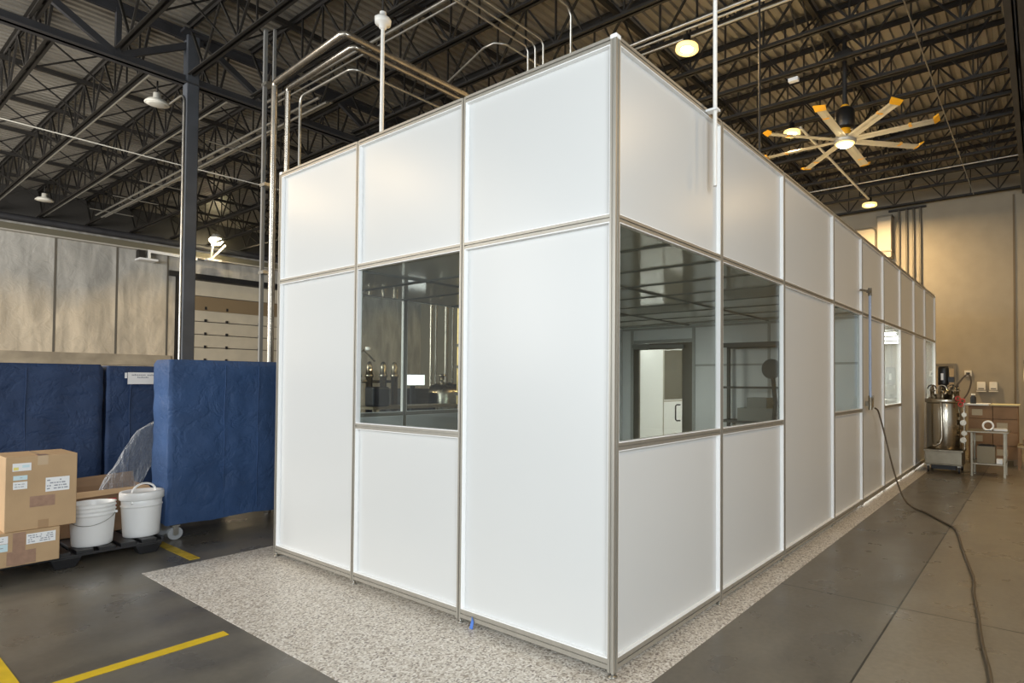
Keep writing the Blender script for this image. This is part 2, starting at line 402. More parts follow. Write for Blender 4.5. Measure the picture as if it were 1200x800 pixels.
def rail(F, u0, u1, z0, z1):
    m = MB(); h = z1 - z0; g = min(.008, h * .2); c = (z0 + z1) / 2
    F.box(m, u0, u1, .001, .038, z0, c - g / 2); F.box(m, u0, u1, .001, .038, c + g / 2, z1); F.box(m, u0, u1, .010, .036, c - g / 2, c + g / 2)
    m.build('rail', M_ALU, E_)
def liner(F, u0, u1, z0, z1, parent):  # daylight on the aluminium post sides painted as bright white strips
    m = MB(); t = .005
    F.box(m, u0, u0 + t, .002, .0385, z0, z1); F.box(m, u1 - t, u1, .002, .0385, z0, z1)
    F.box(m, u0 + t, u1 - t, .002, .0385, z0, z0 + t); F.box(m, u0 + t, u1 - t, .002, .0385, z1 - t, z1)
    m.build('bright_reveal', M_LINER, parent)
def panel(F, u0, u1, z0, z1, glass=False):
    m = MB(); F.box(m, u0 + .004, u1 - .004, .030, .0365, z0 + .004, z1 - .004)
    o = m.build('window_pane' if glass else 'wall_panel', M_GLASS if glass else M_PANEL, E_)
    if glass: o['label'] = 'grey tinted window pane'
    liner(F, u0, u1, z0, z1, o)
    return o
def wall(F, us, kinds, corner0=True):
    R = rail_z
    for i, k in enumerate(kinds):
        a = us[i] + (.04 if i == 0 else .02); b = us[i + 1] - (.04 if i == len(kinds) - 1 else .02)
        rail(F, a, b, *R['bottom']); rail(F, a, b, *R['mid']); rail(F, a, b, *R['top'])
        panel(F, a, b, R['mid'][1], R['top'][0])
        if k == 'S': panel(F, a, b, R['bottom'][1], R['mid'][0])
        else:
            rail(F, a, b, *R['sill']); panel(F, a, b, R['bottom'][1], R['sill'][0]); panel(F, a, b, R['sill'][1], R['mid'][0], True)
        if i > 0: post(F, us[i])
wall(F_FRONT, [-x for x in PX], 'SWS'.replace('S', 'S'))
wall(F_RIGHT, PY, 'WWSWSWSSW')
wall(F_LEFT, PY, 'WWSSSWSSS')
wall(F_BACK, [-x for x in PX], 'SSS')
def corner_post(cx, cy, sx, sy):     # square extrusion with slots; (sx, sy) points outwards
    m = MB(); x0, x1 = sorted((cx, cx - sx * .04)); y0, y1 = sorted((cy, cy - sy * .04))
    e = .013
    for a in (x0, x1 - e):
        for b in (y0, y1 - e): m.box(a, a + e, b, b + e, .03, H - .012)
    m.box(x0 + .006, x1 - .006, y0 + .006, y1 - .006, .03, H - .012)
    m.build('corner_post', M_ALU, E_)
    bx(x0 - .002, x1 + .002, y0 - .002, y1 + .002, H - .016, H + .008).build('post_cap', M_LINER, E_, .004)
    k = MB(); k.lathe([(0, .003), (.026, .003), (.026, .010), (.007, .014), (.007, .032)], ((x0 + x1) / 2, (y0 + y1) / 2, 0), 12); k.build('levelling_foot', M_GALV, E_)
corner_post(0, 0, 1, -1); corner_post(-3.7636, 0, -1, -1); corner_post(0, 11.5809, 1, 1); corner_post(-3.7636, 11.5809, -1, 1)
# interior ceiling with its grid
bx(-3.72, -.044, .044, 11.54, 2.428, 2.455).build('ceiling_panel', M_CEILP, E_)
g = MB()
for i in range(1, 19): g.box(-3.72, -.044, i * .62 + .01, i * .62 + .035, 2.418, 2.428)
for x in (-1.25, -2.5): g.box(x - .013, x + .013, .044, 11.54, 2.414, 2.428)
g.build('ceiling_grid', M_TBAR, E_)
for (yy) in (6.0, 7.2, 8.4, 9.6, 10.8):
    for xx in (-3.1, -1.9, -.72):
        bx(xx - .5, xx + .5, yy - .20, yy + .20, 2.404, 2.414).build('led_light', M_LED, E_)
# partition with the door into the lit end
YP = 5.2875
p = MB()
for a, b in ((-3.72, -3.53), (-2.40, -.044)): p.box(a, b, YP - .02, YP + .02, .06, 2.4275)
p.box(-3.53, -2.40, YP - .02, YP + .02, 2.20, 2.4275)
p.build('partition_panel', M_INWALL, E_)
p = MB()
for x in (-3.53, -2.41): p.box(x - .025, x + .025, YP - .03, YP + .03, .03, 2.40)
p.box(-1.25, -1.21, YP - .03, YP + .03, .03, 2.40); p.box(-3.72, -.044, YP - .028, YP + .028, 2.38, 2.414); p.box(-3.5, -2.43, YP - .03, YP + .03, 2.17, 2.22)
p.box(-2.38, -.05, YP - .03, YP + .03, 1.80, 1.83)
p.build('partition_frame', mat('dull_frame', (.45, .45, .42), .5), E_)
dr = MB(); X0, X1 = -3.50, -2.44
dr.box(X0, X0 + .10, YP - .02, YP + .02, .04, 2.165); dr.box(X1 - .17, X1, YP - .02, YP + .02, .04, 2.165)
dr.box(X0 + .10, X1 - .17, YP - .02, YP + .02, 2.07, 2.165); dr.box(X0 + .10, X1 - .17, YP - .02, YP + .02, .04, .20)
do = dr.build('door', M_BRONZE, E_)
bx(X0 + .10, X1 - .17, YP - .004, YP + .004, .20, 2.07).build('door_glass', M_CLEAR, do)
MB().tube([(X1 - .20, YP - .02, .98), (X1 - .24, YP - .06, .98), (X1 - .25, YP - .075, 1.0), (X1 - .25, YP - .075, 1.20), (X1 - .24, YP - .06, 1.22), (X1 - .20, YP - .02, 1.22)], .011, 8).build('handle', M_BLACK, do)
MB().bar((X0, YP - .05, 2.13), (X1 - .1, YP - .10, 2.10), .04, .05).bar((X0 + .02, YP - .04, 2.12), (X0 + .3, YP - .06, 2.12), .06, .08).build('door_closer', M_TBAR, do)
# end post liners that show white at the far corner
# blue tag at the bottom rail
m = MB(); m.add([(-1.115, -.002, .052), (-1.09, -.004, .05), (-1.093, -.012, .004), (-1.125, -.010, .004), (-1.105, -.006, .085)], [(0, 1, 2, 3), (0, 4, 1)])
m.add([(-1.115, .000, .052), (-1.09, -.002, .05), (-1.093, -.008, .004), (-1.125, -.006, .004)], [(3, 2, 1, 0)])
tag(m.build('tape_scrap', mat('blue_tape', (.08, .20, .60), .5)), 'scrap of blue tape stuck on the bottom rail of the white cleanroom', 'tape')

er = thing('reflection_rack', (-1.35, 4.9, 0), 'added dim rack and box for the dark reflection in the second right hand window', 'rack')  # rack added to stand in for a dark reflection in this pane
DK = mat('dim_rack_metal', (.10, .10, .09), .5)
m = MB()
for x in (-1.80, -.92): m.box(x - .02, x + .02, 4.84, 4.88, .004, 2.08); m.box(x - .02, x + .02, 5.16, 5.20, .004, 2.08)
m.box(-1.82, -.90, 4.84, 4.88, 2.04, 2.10); m.box(-1.82, -.90, 5.16, 5.20, 2.04, 2.08); m.box(-1.80, -.92, 4.84, 5.2, 1.02, 1.05); m.box(-1.80, -.92, 4.845, 4.875, 1.48, 1.51)
m.build('frame', DK, er)
MB().box(-1.52, -1.0, 4.86, 5.15, 1.05, 1.22).box(-1.40, -1.12, 4.9, 5.12, 1.22, 1.36).build('shelf_box', mat('grey_machine', (.30, .30, .27), .5), er)
MB().tube([(-1.02, 4.83, 1.74), (-1.02, 4.80, 1.74)], .13, 20).tube([(-1.0, 4.82, 1.62), (-.97, 4.82, 1.3), (-.99, 4.82, 1.06)], .03, 8).build('cable_reel', DK, er)
# bench with fittings inside the lit end (seen through the windows)
bn = thing('work_bench', (-2.9, 9.3, 0), 'white bench standing inside the lit end of the cleanroom', 'bench')
bx(-3.5, -2.3, 8.2, 10.6, .86, .90).build('bench_top', M_LINER, bn)
for x in (-3.45, -2.35):
    for y in (8.25, 10.55): bx(x - .02, x + .02, y - .02, y + .02, .003, .86).build('leg', M_ALU, bn)

# power pole clipped on the corner side
pp = thing('service_pole', (.06, 1.047, 2.886), 'white vertical pipe hanging in front of the first right hand panel', 'pipe')
MB().tube([(.06, 1.047, 2.886), (.06, 1.047, 6.12)], .0145, 12).build('pipe', M_WHITEP, pp)
bx(.001, .085, 1.02, 1.075, 3.395, 3.41).build('clip', M_LINER, pp)
bx(.01, .11, 1.0, 1.10, 6.10, 6.17).build('hanger', M_STEEL, pp)
# pale blue air tube with bracket and valve on the solid bay
at = thing('air_tube', (.06, 5.45, 1.2), 'pale blue vertical air tube fixed on the right side of the cleanroom', 'tube')
MB().tube([(.055, 5.44, 1.36), (.055, 5.44, 2.72)], .018, 12).build('tube', M_BLUETUBE, at)
b = MB(); b.bar((.0, 5.18, 2.73), (.055, 5.36, 2.73), .02, .02); b.bar((.05, 5.34, 2.73), (.055, 5.47, 2.73), .035, .035); b.tube([(.055, 5.44, 2.68), (.055, 5.44, 2.78)], .024, 10); b.build('top_bracket', M_BRONZE, at)
b = MB(); b.tube([(.055, 5.44, 1.22), (.055, 5.44, 1.38)], .026, 10); b.tube([(.055, 5.44, 1.25), (.055, 5.56, 1.25), (.055, 5.58, 1.40)], .014, 8); b.tube([(.055, 5.40, 1.28), (.055, 5.36, 1.40)], .01, 8); b.box(.0, .055, 5.41, 5.47, 1.27, 1.33); b.build('valve', M_SSD, at)
# brown hose from the valve along the floor
def smooth_path(pts, n=8):
    pts = [V(p) for p in pts]; out = []
    for i in range(len(pts) - 1):
        a = pts[max(i - 1, 0)]; b = pts[i]; c = pts[i + 1]; d = pts[min(i + 2, len(pts) - 1)]
        for k in range(n):
            t = k / n
            out.append(.5 * ((2 * b) + (c - a) * t + (2 * a - 5 * b + 4 * c - d) * t * t + (3 * b - a - 3 * c + d) * t ** 3))
    out.append(pts[-1]); return out
hp = [(.075, 5.60, 1.235), (.085, 5.66, 1.22), (.095, 5.74, 1.16), (.16, 5.80, .85), (.27, 5.72, .45), (.40, 5.6, .14), (.52, 5.52, .03), (.70, 5.35, .012), (.90, 5.0, .012), (1.06, 4.72, .012), (1.13, 4.45, .012), (1.22, 3.9, .012), (1.33, 3.3, .012), (1.40, 2.9, .012), (1.43, 2.55, .012), (1.49, 2.1, .012), (1.55, 1.6, .012), (1.62, 1.15, .012), (1.64, .7, .012), (1.66, .2, .012)]
tag(MB().tube(smooth_path(hp), .011, 8).build('air_hose', M_HOSE), 'dark brown hose dropping from the blue tube and trailing over the floor', 'hose')

# ------------------------------------------------------------------ roof steel
def joist(name, y, x0, x1, proto=None):
    pass
def make_joist(x0, x1):
    """mesh data of one bar joist along x at y = 0"""
    ch = MB()
    for s in (-1, 1): ch.box(x0, x1, s * .012, s * .055, ZT - .008, ZT); ch.box(x0, x1, s * .012, s * .02, ZT - .06, ZT)
    cb = MB()
    for s in (-1, 1): cb.box(x0 + .06, x1 - .06, s * .012, s * .05, ZB, ZB + .008); cb.box(x0 + .06, x1 - .06, s * .012, s * .02, ZB, ZB + .055)
    wb = MB(); n = max(2, round((x1 - x0 - 1.0) / 1.22)); L = (x1 - x0 - 1.0) / n
    for i in range(n):
        a = x0 + .5 + i * L
        wb.bar((a, 0, ZB + .03), (a + L / 2, 0, ZT - .03), .026, .026); wb.bar((a + L / 2, 0, ZT - .03), (a + L, 0, ZB + .03), .026, .026)
        wb.bar((a + L / 2, 0, ZB + .03), (a + L / 2, 0, ZT - .03), .022, .022) if i % 2 else None
        wb.bar((a + L, 0, ZB + .03), (a + L, 0, ZT - .03), .022, .022)
    wb.bar((x0, 0, ZT - .03), (x0 + .5, 0, ZB + .03), .03, .03); wb.bar((x1, 0, ZT - .03), (x1 - .5, 0, ZB + .03), .03, .03)
    return ch, cb, wb
def joist_set(x0, x1, ys, group, lab):
    root = None
    for i, y in enumerate(ys):
        if root is None:
            root = thing('roof_joist', (0, 0, 0), '', '', group); ch, cb, wb = make_joist(x0, x1)
            ch.build('top_chord', M_STEEL, root); cb.build('bottom_chord', M_STEEL, root); wb.build('web', M_STEEL, root)
            o = root
        else: o = copy_tree(root)
        o.location = (0, y, 0); tag(o, lab(i, len(ys)), 'joist', group)
ORD = ['first', 'second', 'third', 'fourth', 'fifth', 'sixth', 'seventh', 'eighth', 'ninth', 'tenth', 'eleventh', 'twelfth', 'thirteenth',
       'fourteenth', 'fifteenth', 'sixteenth', 'seventeenth', 'eighteenth', 'nineteenth', 'twentieth']
YR = [14.03] + [12.82 - .851 * k for k in range(17)]
YL = [14.0, 12.9, 11.85, 10.8] + [9.80 - 1.035 * k for k in range(11)]
joist_set(XG + .1, XG2 - .08, YR, 'steel joists over the cleanroom', lambda i, n: 'dark steel roof joist over the white cleanroom, %s counting from the beige back wall' % ORD[i])
joist_set(XW + .12, XG - .1, YL, 'steel joists between column and left wall', lambda i, n: 'dark steel roof joist left of the grey column, %s counting from the far end' % ORD[i])
joist_set(XG2 + .08, 9.4, YR[:13], 'steel joists right of the second girder', lambda i, n: 'dark steel roof joist at the right picture edge, %s counting from the beige back wall' % ORD[i])
def girder(x, label, y0=-9, y1=14.2, phase=0.):
    r = thing('roof_girder', (x, 0, ZB), label, 'girder', 'roof girders')
    t = MB(); b = MB()
    for s in (-1, 1):
        t.box(x + s * .012, x + s * .11, y0, y1, ZT - .10, ZT - .085); t.box(x + s * .012, x + s * .03, y0, y1, ZT - .21, ZT - .085)
        b.box(x + s * .012, x + s * .11, y0, y1, ZB - .10, ZB - .085); b.box(x + s * .012, x + s * .03, y0, y1, ZB - .10, ZB + .03)
    t.build('top_chord', M_GIRD, r); b.build('bottom_chord', M_GIRD, r)
    yy = y0 + phase; L = 2.07
    while yy < y1 - L:
        MB().bar((x, yy, ZB - .03), (x, yy + L / 2, ZT - .15), .07, .09).build('diagonal', M_GIRD, r)
        MB().bar((x, yy + L / 2, ZT - .15), (x, yy + L, ZB - .03), .07, .09).build('diagonal', M_GIRD, r)
        MB().bar((x, yy, ZB - .03), (x, yy, ZT - .15), .08, .06).build('vertical', M_GIRD, r)
        yy += L
    return r
girder(XG, 'heavy dark grey roof girder resting on the grey column at left', phase=.80)
girder(XG2, 'heavy dark grey roof girder running back along the right picture edge')
def bridging(x, ys, label):
    m = MB(); m.bar((x, -9, ZT - .09), (x, 14.0, ZT - .09), .07, .07)
    k = MB()
    for a, b in zip(ys[:-1], ys[1:]):
        if abs(a - b) > 1.4: continue
        k.bar((x, a, ZB + .03), (x, b, ZT - .05), .022, .022); k.bar((x, b, ZB + .03), (x, a, ZT - .05), .022, .022)
    r = thing('roof_bridging', (x, 0, ZB), label, 'bridging', 'joist bridging lines')
    m.build('runner', M_STEEL, r); k.build('cross_brace', M_STEEL, r)
for i, x in enumerate((-10.5, -12.1, -14.0, -16.0, -18.0, -20.0)): bridging(x, YL, 'dark bridging line across the left roof joists, %s from the grey column' % ORD[i])
for i, x in enumerate((-7.3, -5.4, -3.1, -.78)): bridging(x, YR, 'dark bridging line across the joists above the cleanroom, %s from the grey column' % ORD[i])

# column with its conduit
co = thing('steel_column', (XG, .96, 0), 'slate grey square steel column standing behind the blue covered rack', 'column')
bx(XG - .082, XG + .082, .878, 1.042, .02, ZT - .1).build('shaft', M_COL, co, .012)
bx(XG - .2, XG + .2, .76, 1.16, 0, .02).build('base_plate', M_COL, co)
bx(XG - .2, XG + .2, .80, 1.12, ZT - .14, ZT - .10).build('cap_plate', M_GIRD, co)
cd = MB().tube([(XG + .05, .860, .6), (XG + .05, .860, 5.75)] + arc((XG - .10, .860, 5.75), .15, 0, PI / 2, 6)[1:] + [(XG - .55, .860, 5.90)], .016, 8)
tag(cd.build('column_conduit', M_GALV), 'thin grey conduit running up the face of the grey steel column', 'conduit')

# ------------------------------------------------------------------ ceiling lamps and fan
def highbay(loc, label, lit=True, r=.13, power=110):
    h = thing('highbay_lamp', loc, label, 'lamp', 'high bay lamps')
    x, y, z = loc
    MB().lathe([(0, .17), (.05, .17), (.055, .08), (r * .75, .06), (r, .01), (r, 0), (r * .9, -.005)], loc, 20).build('housing', M_BLACKM if lit else M_LAMPOFF, h)
    MB().lathe([(0, -.02), (r * .6, -.017), (r * .88, -.004), (r * .88, .004)], loc, 20).build('lens', M_LAMP if lit else M_LAMPOFF, h)
    if lit: MB().lathe([(r * .92, -.012), (r * 1.15, -.035), (r * 1.28, -.02), (r * 1.22, .03), (r * .95, .035)], loc, 20).build('halo_ring', M_HALO, h)  # ring added to give the lit lamp its yellow halo
    MB().tube([(x, y, z + .16), (x, y, max(z + .3, ZB + .1))], .012, 6).build('hanger', M_STEEL, h)
    if lit:
        l = bpy.data.lights.new('lamp_light', 'AREA'); l.shape = 'DISK'; l.size = r * 1.7; l.energy = power; l.color = (1, .68, .33)
        o = bpy.data.objects.new('lamp_light', l); C.objects.link(o); o.location = (x, y, z - .03)
    return h
highbay((-1.894, 4.122, 5.90), 'bright round high bay lamp directly above the cleanroom roof edge', r=.118)
highbay((-1.673, 7.436, 5.90), 'bright high bay lamp seen beside the left blade tip of the fan', r=.115)
highbay((-1.551, 12.549, 5.90), 'bright high bay lamp hanging before the back wall, below the fan', r=.135, power=240)
highbay((-9.523, .749, 5.90), 'unlit pale high bay lamp just left of the column top', False, r=.16)
highbay((-17.963, .999, 5.90), 'small unlit round lamp above the far left wall', False, r=.17)
highbay((-9.253, -4.785, 5.90), 'lit high bay lamp outside the picture at the front left', r=.15)
highbay((-12.55, -4.275, 5.90), 'second lit high bay lamp outside the picture at the front left', r=.15)
for i, (yy, pw) in enumerate(((.5, 40), (5.5, 105), (10.5, 90))):  # unseen warm lamps added to light the aisle and far right panels
    highbay((4.6, yy, 5.90), 'added fill lamp, unseen over the right hand aisle, %s from the front' % ORD[i], r=.17, power=pw)
tag(bx(-1.10, -.96, 5.66, 5.73, 5.88, 5.93).build('ceiling_sensor', M_LINER), 'small white square sensor hanging under the roof joists left of the fan', 'sensor')

FX, FY, FZ = -.51, 6.42, 5.15
fan = thing('ceiling_fan', (FX, FY, FZ), 'large eight blade ceiling fan with yellow blade tips and a lit centre', 'fan')
MB().lathe([(0, .05), (.15, .05), (.16, .02), (.16, -.03), (.12, -.05)], (FX, FY, FZ), 24).build('hub', M_ALUF, fan)
MB().lathe([(0, -.085), (.09, -.08), (.115, -.055), (.115, -.045)], (FX, FY, FZ), 20).build('light', M_LAMP, fan)
MB().lathe([(.115, -.06), (.135, -.055), (.14, -.045), (.115, -.043)], (FX, FY, FZ), 20).build('light_halo', M_HALO, fan)  # same halo glow as a ring round the fan light
MB().lathe([(.0, .18), (.13, .18), (.14, .20), (.14, .44), (.10, .48), (0, .48)], (FX, FY, FZ), 20).build('motor', M_BLACKM, fan)
MB().lathe([(.06, .05), (.085, .07), (.085, .17), (.06, .18)], (FX, FY, FZ), 16).build('yellow_collar', M_WING, fan)
MB().tube([(FX, FY, FZ + .47), (FX, FY, ZT - .3)], .035, 10).box(FX - .12, FX + .12, FY - .12, FY + .12, ZT - .62, ZT - .5).build('down_rod', M_STEEL, fan)
MB().lathe([(.05, .48), (.07, .50), (.05, .53)], (FX, FY, FZ), 12).build('yellow_ring', M_WING, fan)
for k in range(8):
    a = k * PI / 4; ca, sa = math.cos(a), math.sin(a)
    def P(r, t, z): return (FX + ca * r - sa * t, FY + sa * r + ca * t, FZ + z)
    # airfoil section extruded along the arm
    sec = [(-.065, .012), (-.03, .026), (.02, .024), (.075, -.008), (.02, .004), (-.03, .002)]
    bl = MB(); n = len(sec)
    bl.add([P(.15, t, z) for t, z in sec] + [P(1.20, t, z) for t, z in sec], [tuple(range(n))[::-1], tuple(range(n, 2 * n))] + [(i, (i + 1) % n, n + (i + 1) % n, n + i) for i in range(n)])
    bo = bl.build('blade', M_ALUF, fan)
    wl = MB(); wl.add([P(1.185, -.07, -.008), P(1.185, .08, -.016), P(1.185, .075, .022), P(1.185, -.065, .032), P(1.255, -.08, .045), P(1.255, .085, .02), P(1.248, .085, .032), P(1.248, -.08, .060)],
        [(3, 2, 1, 0), (0, 1, 5, 4), (4, 5, 6, 7), (7, 6, 2, 3), (1, 2, 6, 5), (0, 4, 7, 3)])
    wl.build('winglet', M_WING, bo)
    ck = MB(); ck.add([P(.87, -.055, .004), P(.87, .03, -.002), P(.87, .03, .01), P(.87, -.055, .03), P(.91, -.055, .004), P(.91, .03, -.002), P(.91, .03, .01), P(.91, -.055, .03)],
        [(3, 2, 1, 0), (4, 5, 6, 7), (0, 1, 5, 4), (1, 2, 6, 5), (2, 3, 7, 6), (3, 0, 4, 7)])
    ck.build('yellow_clip', M_WING, bo)
l = bpy.data.lights.new('fan_light', 'AREA'); l.shape = 'DISK'; l.size = .2; l.energy = 60; l.color = (1, .82, .52)
o = bpy.data.objects.new('fan_light', l); C.objects.link(o); o.location = (FX, FY, FZ - .10)

# ------------------------------------------------------------------ pipes and conduits under the roof
def pipe(name, pts, r, m, label, cat='pipe', group=None, n=10):
    return tag(MB().tube(pts, r, n).build(name, m), label, cat, group)
g = 'paired pipes beside the cleanroom'
z1 = 5.13
pipe('supply_pipe', [(-5.655, .776, .0), (-5.655, .776, z1 - .05), (-5.64, .776, z1 - .01), (-5.60, .775, z1), (-4.03, .70, z1), (-3.99, .72, z1), (-3.985, .76, z1), (-4.03, 6.5, z1)], .036, M_BRASSY, 'outer one of two metal pipes rising past the left corner of the cleanroom', group=g)
pipe('supply_pipe', [(-5.60, .90, .0), (-5.60, .90, z1 - .08), (-5.58, .90, z1 - .04), (-5.54, .90, z1 - .03), (-4.13, .86, z1 - .03), (-4.09, .88, z1 - .03), (-4.08, .92, z1 - .03), (-4.10, 6.5, z1 - .03)], .032, M_BRASSY, 'inner one of two metal pipes rising past the left corner of the cleanroom', group=g)
pipe('roof_conduit', [(-5.50, 1.0, 0), (-5.50, 1.0, z1 - .22)] + arc((-5.40, 1.0, z1 - .22), .1, PI, PI / 2, 6)[1:] + [(-4.44, 1.0, z1 - .12)] + arc((-4.44, 1.1, z1 - .12), .1, -PI / 2, 0, 5, 'xy')[1:] + [(-4.34, 6.5, z1 - .12)], .016, M_GALV, 'thin bent conduit below the two metal pipes left of the cleanroom', 'conduit')
st = thing('strut_post', (-6.5, 1.03, 0), 'thin grey vertical strut with clamps left of the two metal pipes', 'strut')
MB().box(-6.53, -6.49, 1.01, 1.05, 0, 6.2).box(-6.44, -6.41, 1.09, 1.12, 0, 6.2).build('channel', mat('dull_zinc', (.24, .24, .23), .5, .3), st)
for zz in (2.97, 4.12, 5.45): bx(-6.54, -6.40, 1.0, 1.09, zz - .02, zz + .02).build('clamp', M_GALV, st)
sp = thing('sprinkler_drop', (-3.2, .64, 2.46), 'white vertical pipe with a round fitting rising from the cleanroom roof', 'pipe')
MB().tube([(-3.2, .64, 2.46), (-3.2, .64, 4.9)], [.021, .017], 12).build('pipe', M_WHITEP, sp)
m = MB(); m.lathe([(.02, -.06), (.035, -.05), (.035, -.02), (.07, -.015), (.075, .03), (.06, .05), (.03, .055), (.03, .10)], (-3.2, .64, 4.93), 14); m.tube([(-3.28, .62, 5.0), (-3.2, .64, 5.0)], .02, 8); m.build('fitting', M_WHITEP, sp)
MB().tube([(-3.2, .64, 5.0), (-3.2, .64, ZB + .2)], .010, 6).build('hanger', M_STEEL, sp)
g = 'conduits dropping to the cleanroom roof'
for i, (x, yd) in enumerate(((-3.31, 2.93), (-3.45, 2.93), (-3.58, 2.93))):
    pipe('drop_conduit', [(x, -4, 5.9), (x, yd - .06, 5.9), (x, yd, 5.84), (x, yd, 2.6)], .014, M_GALV, '%s of three thin conduits dropping behind the top rail of the cleanroom' % ('right one', 'middle one', 'left one')[i], 'conduit', g)
pipe('drop_conduit', [(-2.60, -1.5, 5.9), (-2.60, 2.56, 5.9), (-2.60, 2.64, 5.82), (-2.60, 2.64, 2.6)], .014, M_GALV, 'single thin conduit dropping near the front corner of the cleanroom', 'conduit')
pipe('roof_conduit', [(-5.3, 2.9, 5.85), (-4.0, 2.55, 5.85), (-3.8, 2.55, 5.85), (-3.7, 2.65, 5.85), (-3.68, 5.0, 5.85)], .014, M_GALV, 'thin conduit bending under the joists behind the white vertical pipe', 'conduit')
for i, (y, z, r) in enumerate(((1.90, 6.10, .022), (1.98, 6.08, .014))):
    pipe('roof_conduit', [(-8.6, y, z), (1.4, y, z)], r, M_GALV, '%s galvanised conduit along a joist right of the white vertical pipe' % ('thicker', 'thinner')[i], 'conduit')
for i, (y, z, r) in enumerate(((3.98, 6.13, .022), (4.07, 6.12, .016), (4.24, 6.12, .016))):
    pipe('roof_conduit', [(-8.6, y, z), (4.0, y, z)], r, M_GALV, '%s of three shiny conduits crossing above the bright lamp' % ('rear top one', 'middle one', 'lowest one')[i], 'conduit', 'conduits above the lamp')
for i, (y, z) in enumerate(((2.30, 6.10), (2.42, 6.07), (2.50, 6.10))):
    pipe('roof_conduit', [(-19.5, y, z), (-7.6, y, z)], .022, M_GALV, '%s of the bright conduit bundle crossing behind the grey column' % ('front one', 'middle one', 'rear one')[i], 'conduit', 'conduits behind the column')
for i, x in enumerate((-10.9, -12.8, -14.7, -16.6, -18.5)):
    tag(bx(x - .02, x + .02, 1.95, 2.85, 6.025, 6.04).build('strut_channel', M_GALV), 'short metal channel under the bright conduits, %s counting from the grey column' % ORD[i], 'channel', 'channels under the conduits')
for i, k in enumerate((9, 8)):
    pipe('roof_conduit', [(XW + .5, YL[4 + k] + .05, ZB - .012), (XG - .15, YL[4 + k] + .05, ZB - .012)], .014, M_GALV, 'thin bright conduit along the underside of the %s left roof joist' % ('nearer', 'farther')[i], 'conduit', 'conduits under left joists')
pipe('cable', [(-12.5, -2.5, 5.98), (-12.5, 1.5, 5.94), (-12.5, 7, 5.96)], .012, M_LAMPOFF, 'thin pale cable stretched across under the left roof joists', 'cable', n=6)
pipe('cable', [(.56, 2.0, 6.06), (.56, 13.6, 6.06)], .009, M_GALV, 'thin grey conduit running back at the right of the fan', 'conduit', n=6)
pipe('roof_conduit', [(-1.58, 7.6, 6.03), (-1.56, 12.5, 6.03)], .026, M_LAMPOFF, 'pale conduit below the fan leading to the farthest lamp', 'conduit')
pipe('roof_conduit', [(-8.4, 11.35, 6.08), (9, 11.35, 6.08)], .016, M_GALV, 'grey pipe crossing the ceiling in front of the beige back wall', 'pipe')
pipe('hanger_rod', [(-.8, 3.89, 3.6), (-.8, 3.89, 6.5)], .013, M_STEEL, 'thin dark vertical rod rising above the second right hand panel', 'rod')
pipe('wall_main', [(XW + .22, -9, 6.05), (XW + .22, 14.0, 6.05)], .10, M_GIRD, 'dark sprinkler main running along the top of the left wall', 'pipe', n=14)
g = 'thin pipes on the back wall'
for i, x in enumerate((-1.20, -1.014, -.851, -.69)):
    pipe('wall_pipe', [(x, YB - .06, 2.0), (x, YB - .06, 6.12)], .026, M_BRONZE, '%s from the left of four dark pipes standing against the beige back wall' % ORD[i], group=g)
tag(bx(-1.45, -.55, YB - .09, YB - .03, 6.10, 6.15).build('pipe_bracket', M_STEEL), 'dark horizontal bracket above the four pipes on the back wall', 'bracket')
dn = thing('clear_duct', (-1.49, YB - .2, 4.9), 'shiny vertical duct beside the four dark pipes on the back wall', 'duct')
MB().box(-1.68, -1.34, YB - .34, YB - .02, 4.85, 5.95).build('duct_body', mat('grey_duct', (.36, .33, .27), .55), dn, .01)
MB().box(-1.70, -1.32, YB - .36, YB - .01, 5.0, 5.04).box(-1.70, -1.32, YB - .36, YB - .01, 5.92, 5.97).build('flange', M_BRONZE, dn)
rv = thing('wall_hatch', (-2.3, YB - .03, 5.0), 'pale rounded hatch on the back wall beside the shiny duct', 'hatch')
bx(-3.1, -1.78, YB - .05, YB, 4.3, 5.75).build('hatch_panel', mat('pale_hatch', (.62, .54, .38), .5), rv, .04, 3)
t = [(-1.78, YB - .06, 4.3), (-1.78, YB - .06, 5.62)] + arc((-1.91, YB - .06, 5.62), .13, 0, PI / 2, 5)[1:] + [(-3.1, YB - .06, 5.75)]
MB().tube(t, .025, 8).build('hatch_rim', M_BRONZE, rv)

# dock lights on the left wall
dl = thing('dock_lamp', (XW, 5.75, 5.64), 'bright lamp on two white struts above the dock door', 'lamp')
MB().lathe([(0, .20), (.10, .18), (.17, .05), (.17, 0)], (XW + .75, 5.72, 6.30), 16).build('lamp_head', M_LINER, dl)
MB().lathe([(0, -.20), (.12, -.17), (.20, -.05), (.20, .0), (.172, .03)], (XW + .75, 5.72, 6.30), 16).build('lens', M_LAMP, dl)
MB().bar((XW + .66, 5.68, 6.30), (XW + .4, 5.70, 5.68), .06, .06).bar((XW + .66, 6.05, 6.18), (XW + .4, 5.74, 5.70), .06, .06).build('strut', M_LAMPOFF, dl)
bx(XW + .215, XW + .5, 5.58, 6.0, 5.62, 5.68).build('foot_plate', M_LINER, dl)
l = bpy.data.lights.new('dock_light', 'AREA'); l.shape = 'DISK'; l.size = .3; l.energy = 160; l.color = (1, .68, .33)
o = bpy.data.objects.new('dock_light', l); C.objects.link(o); o.location = (XW + .7, 5.72, 6.2); o.rotation_euler = (0, math.radians(-35), 0)
da = thing('dock_light_bracket', (XW, 3.95, 5.35), 'white folded swing arm on the left wall beside the dock door', 'bracket')
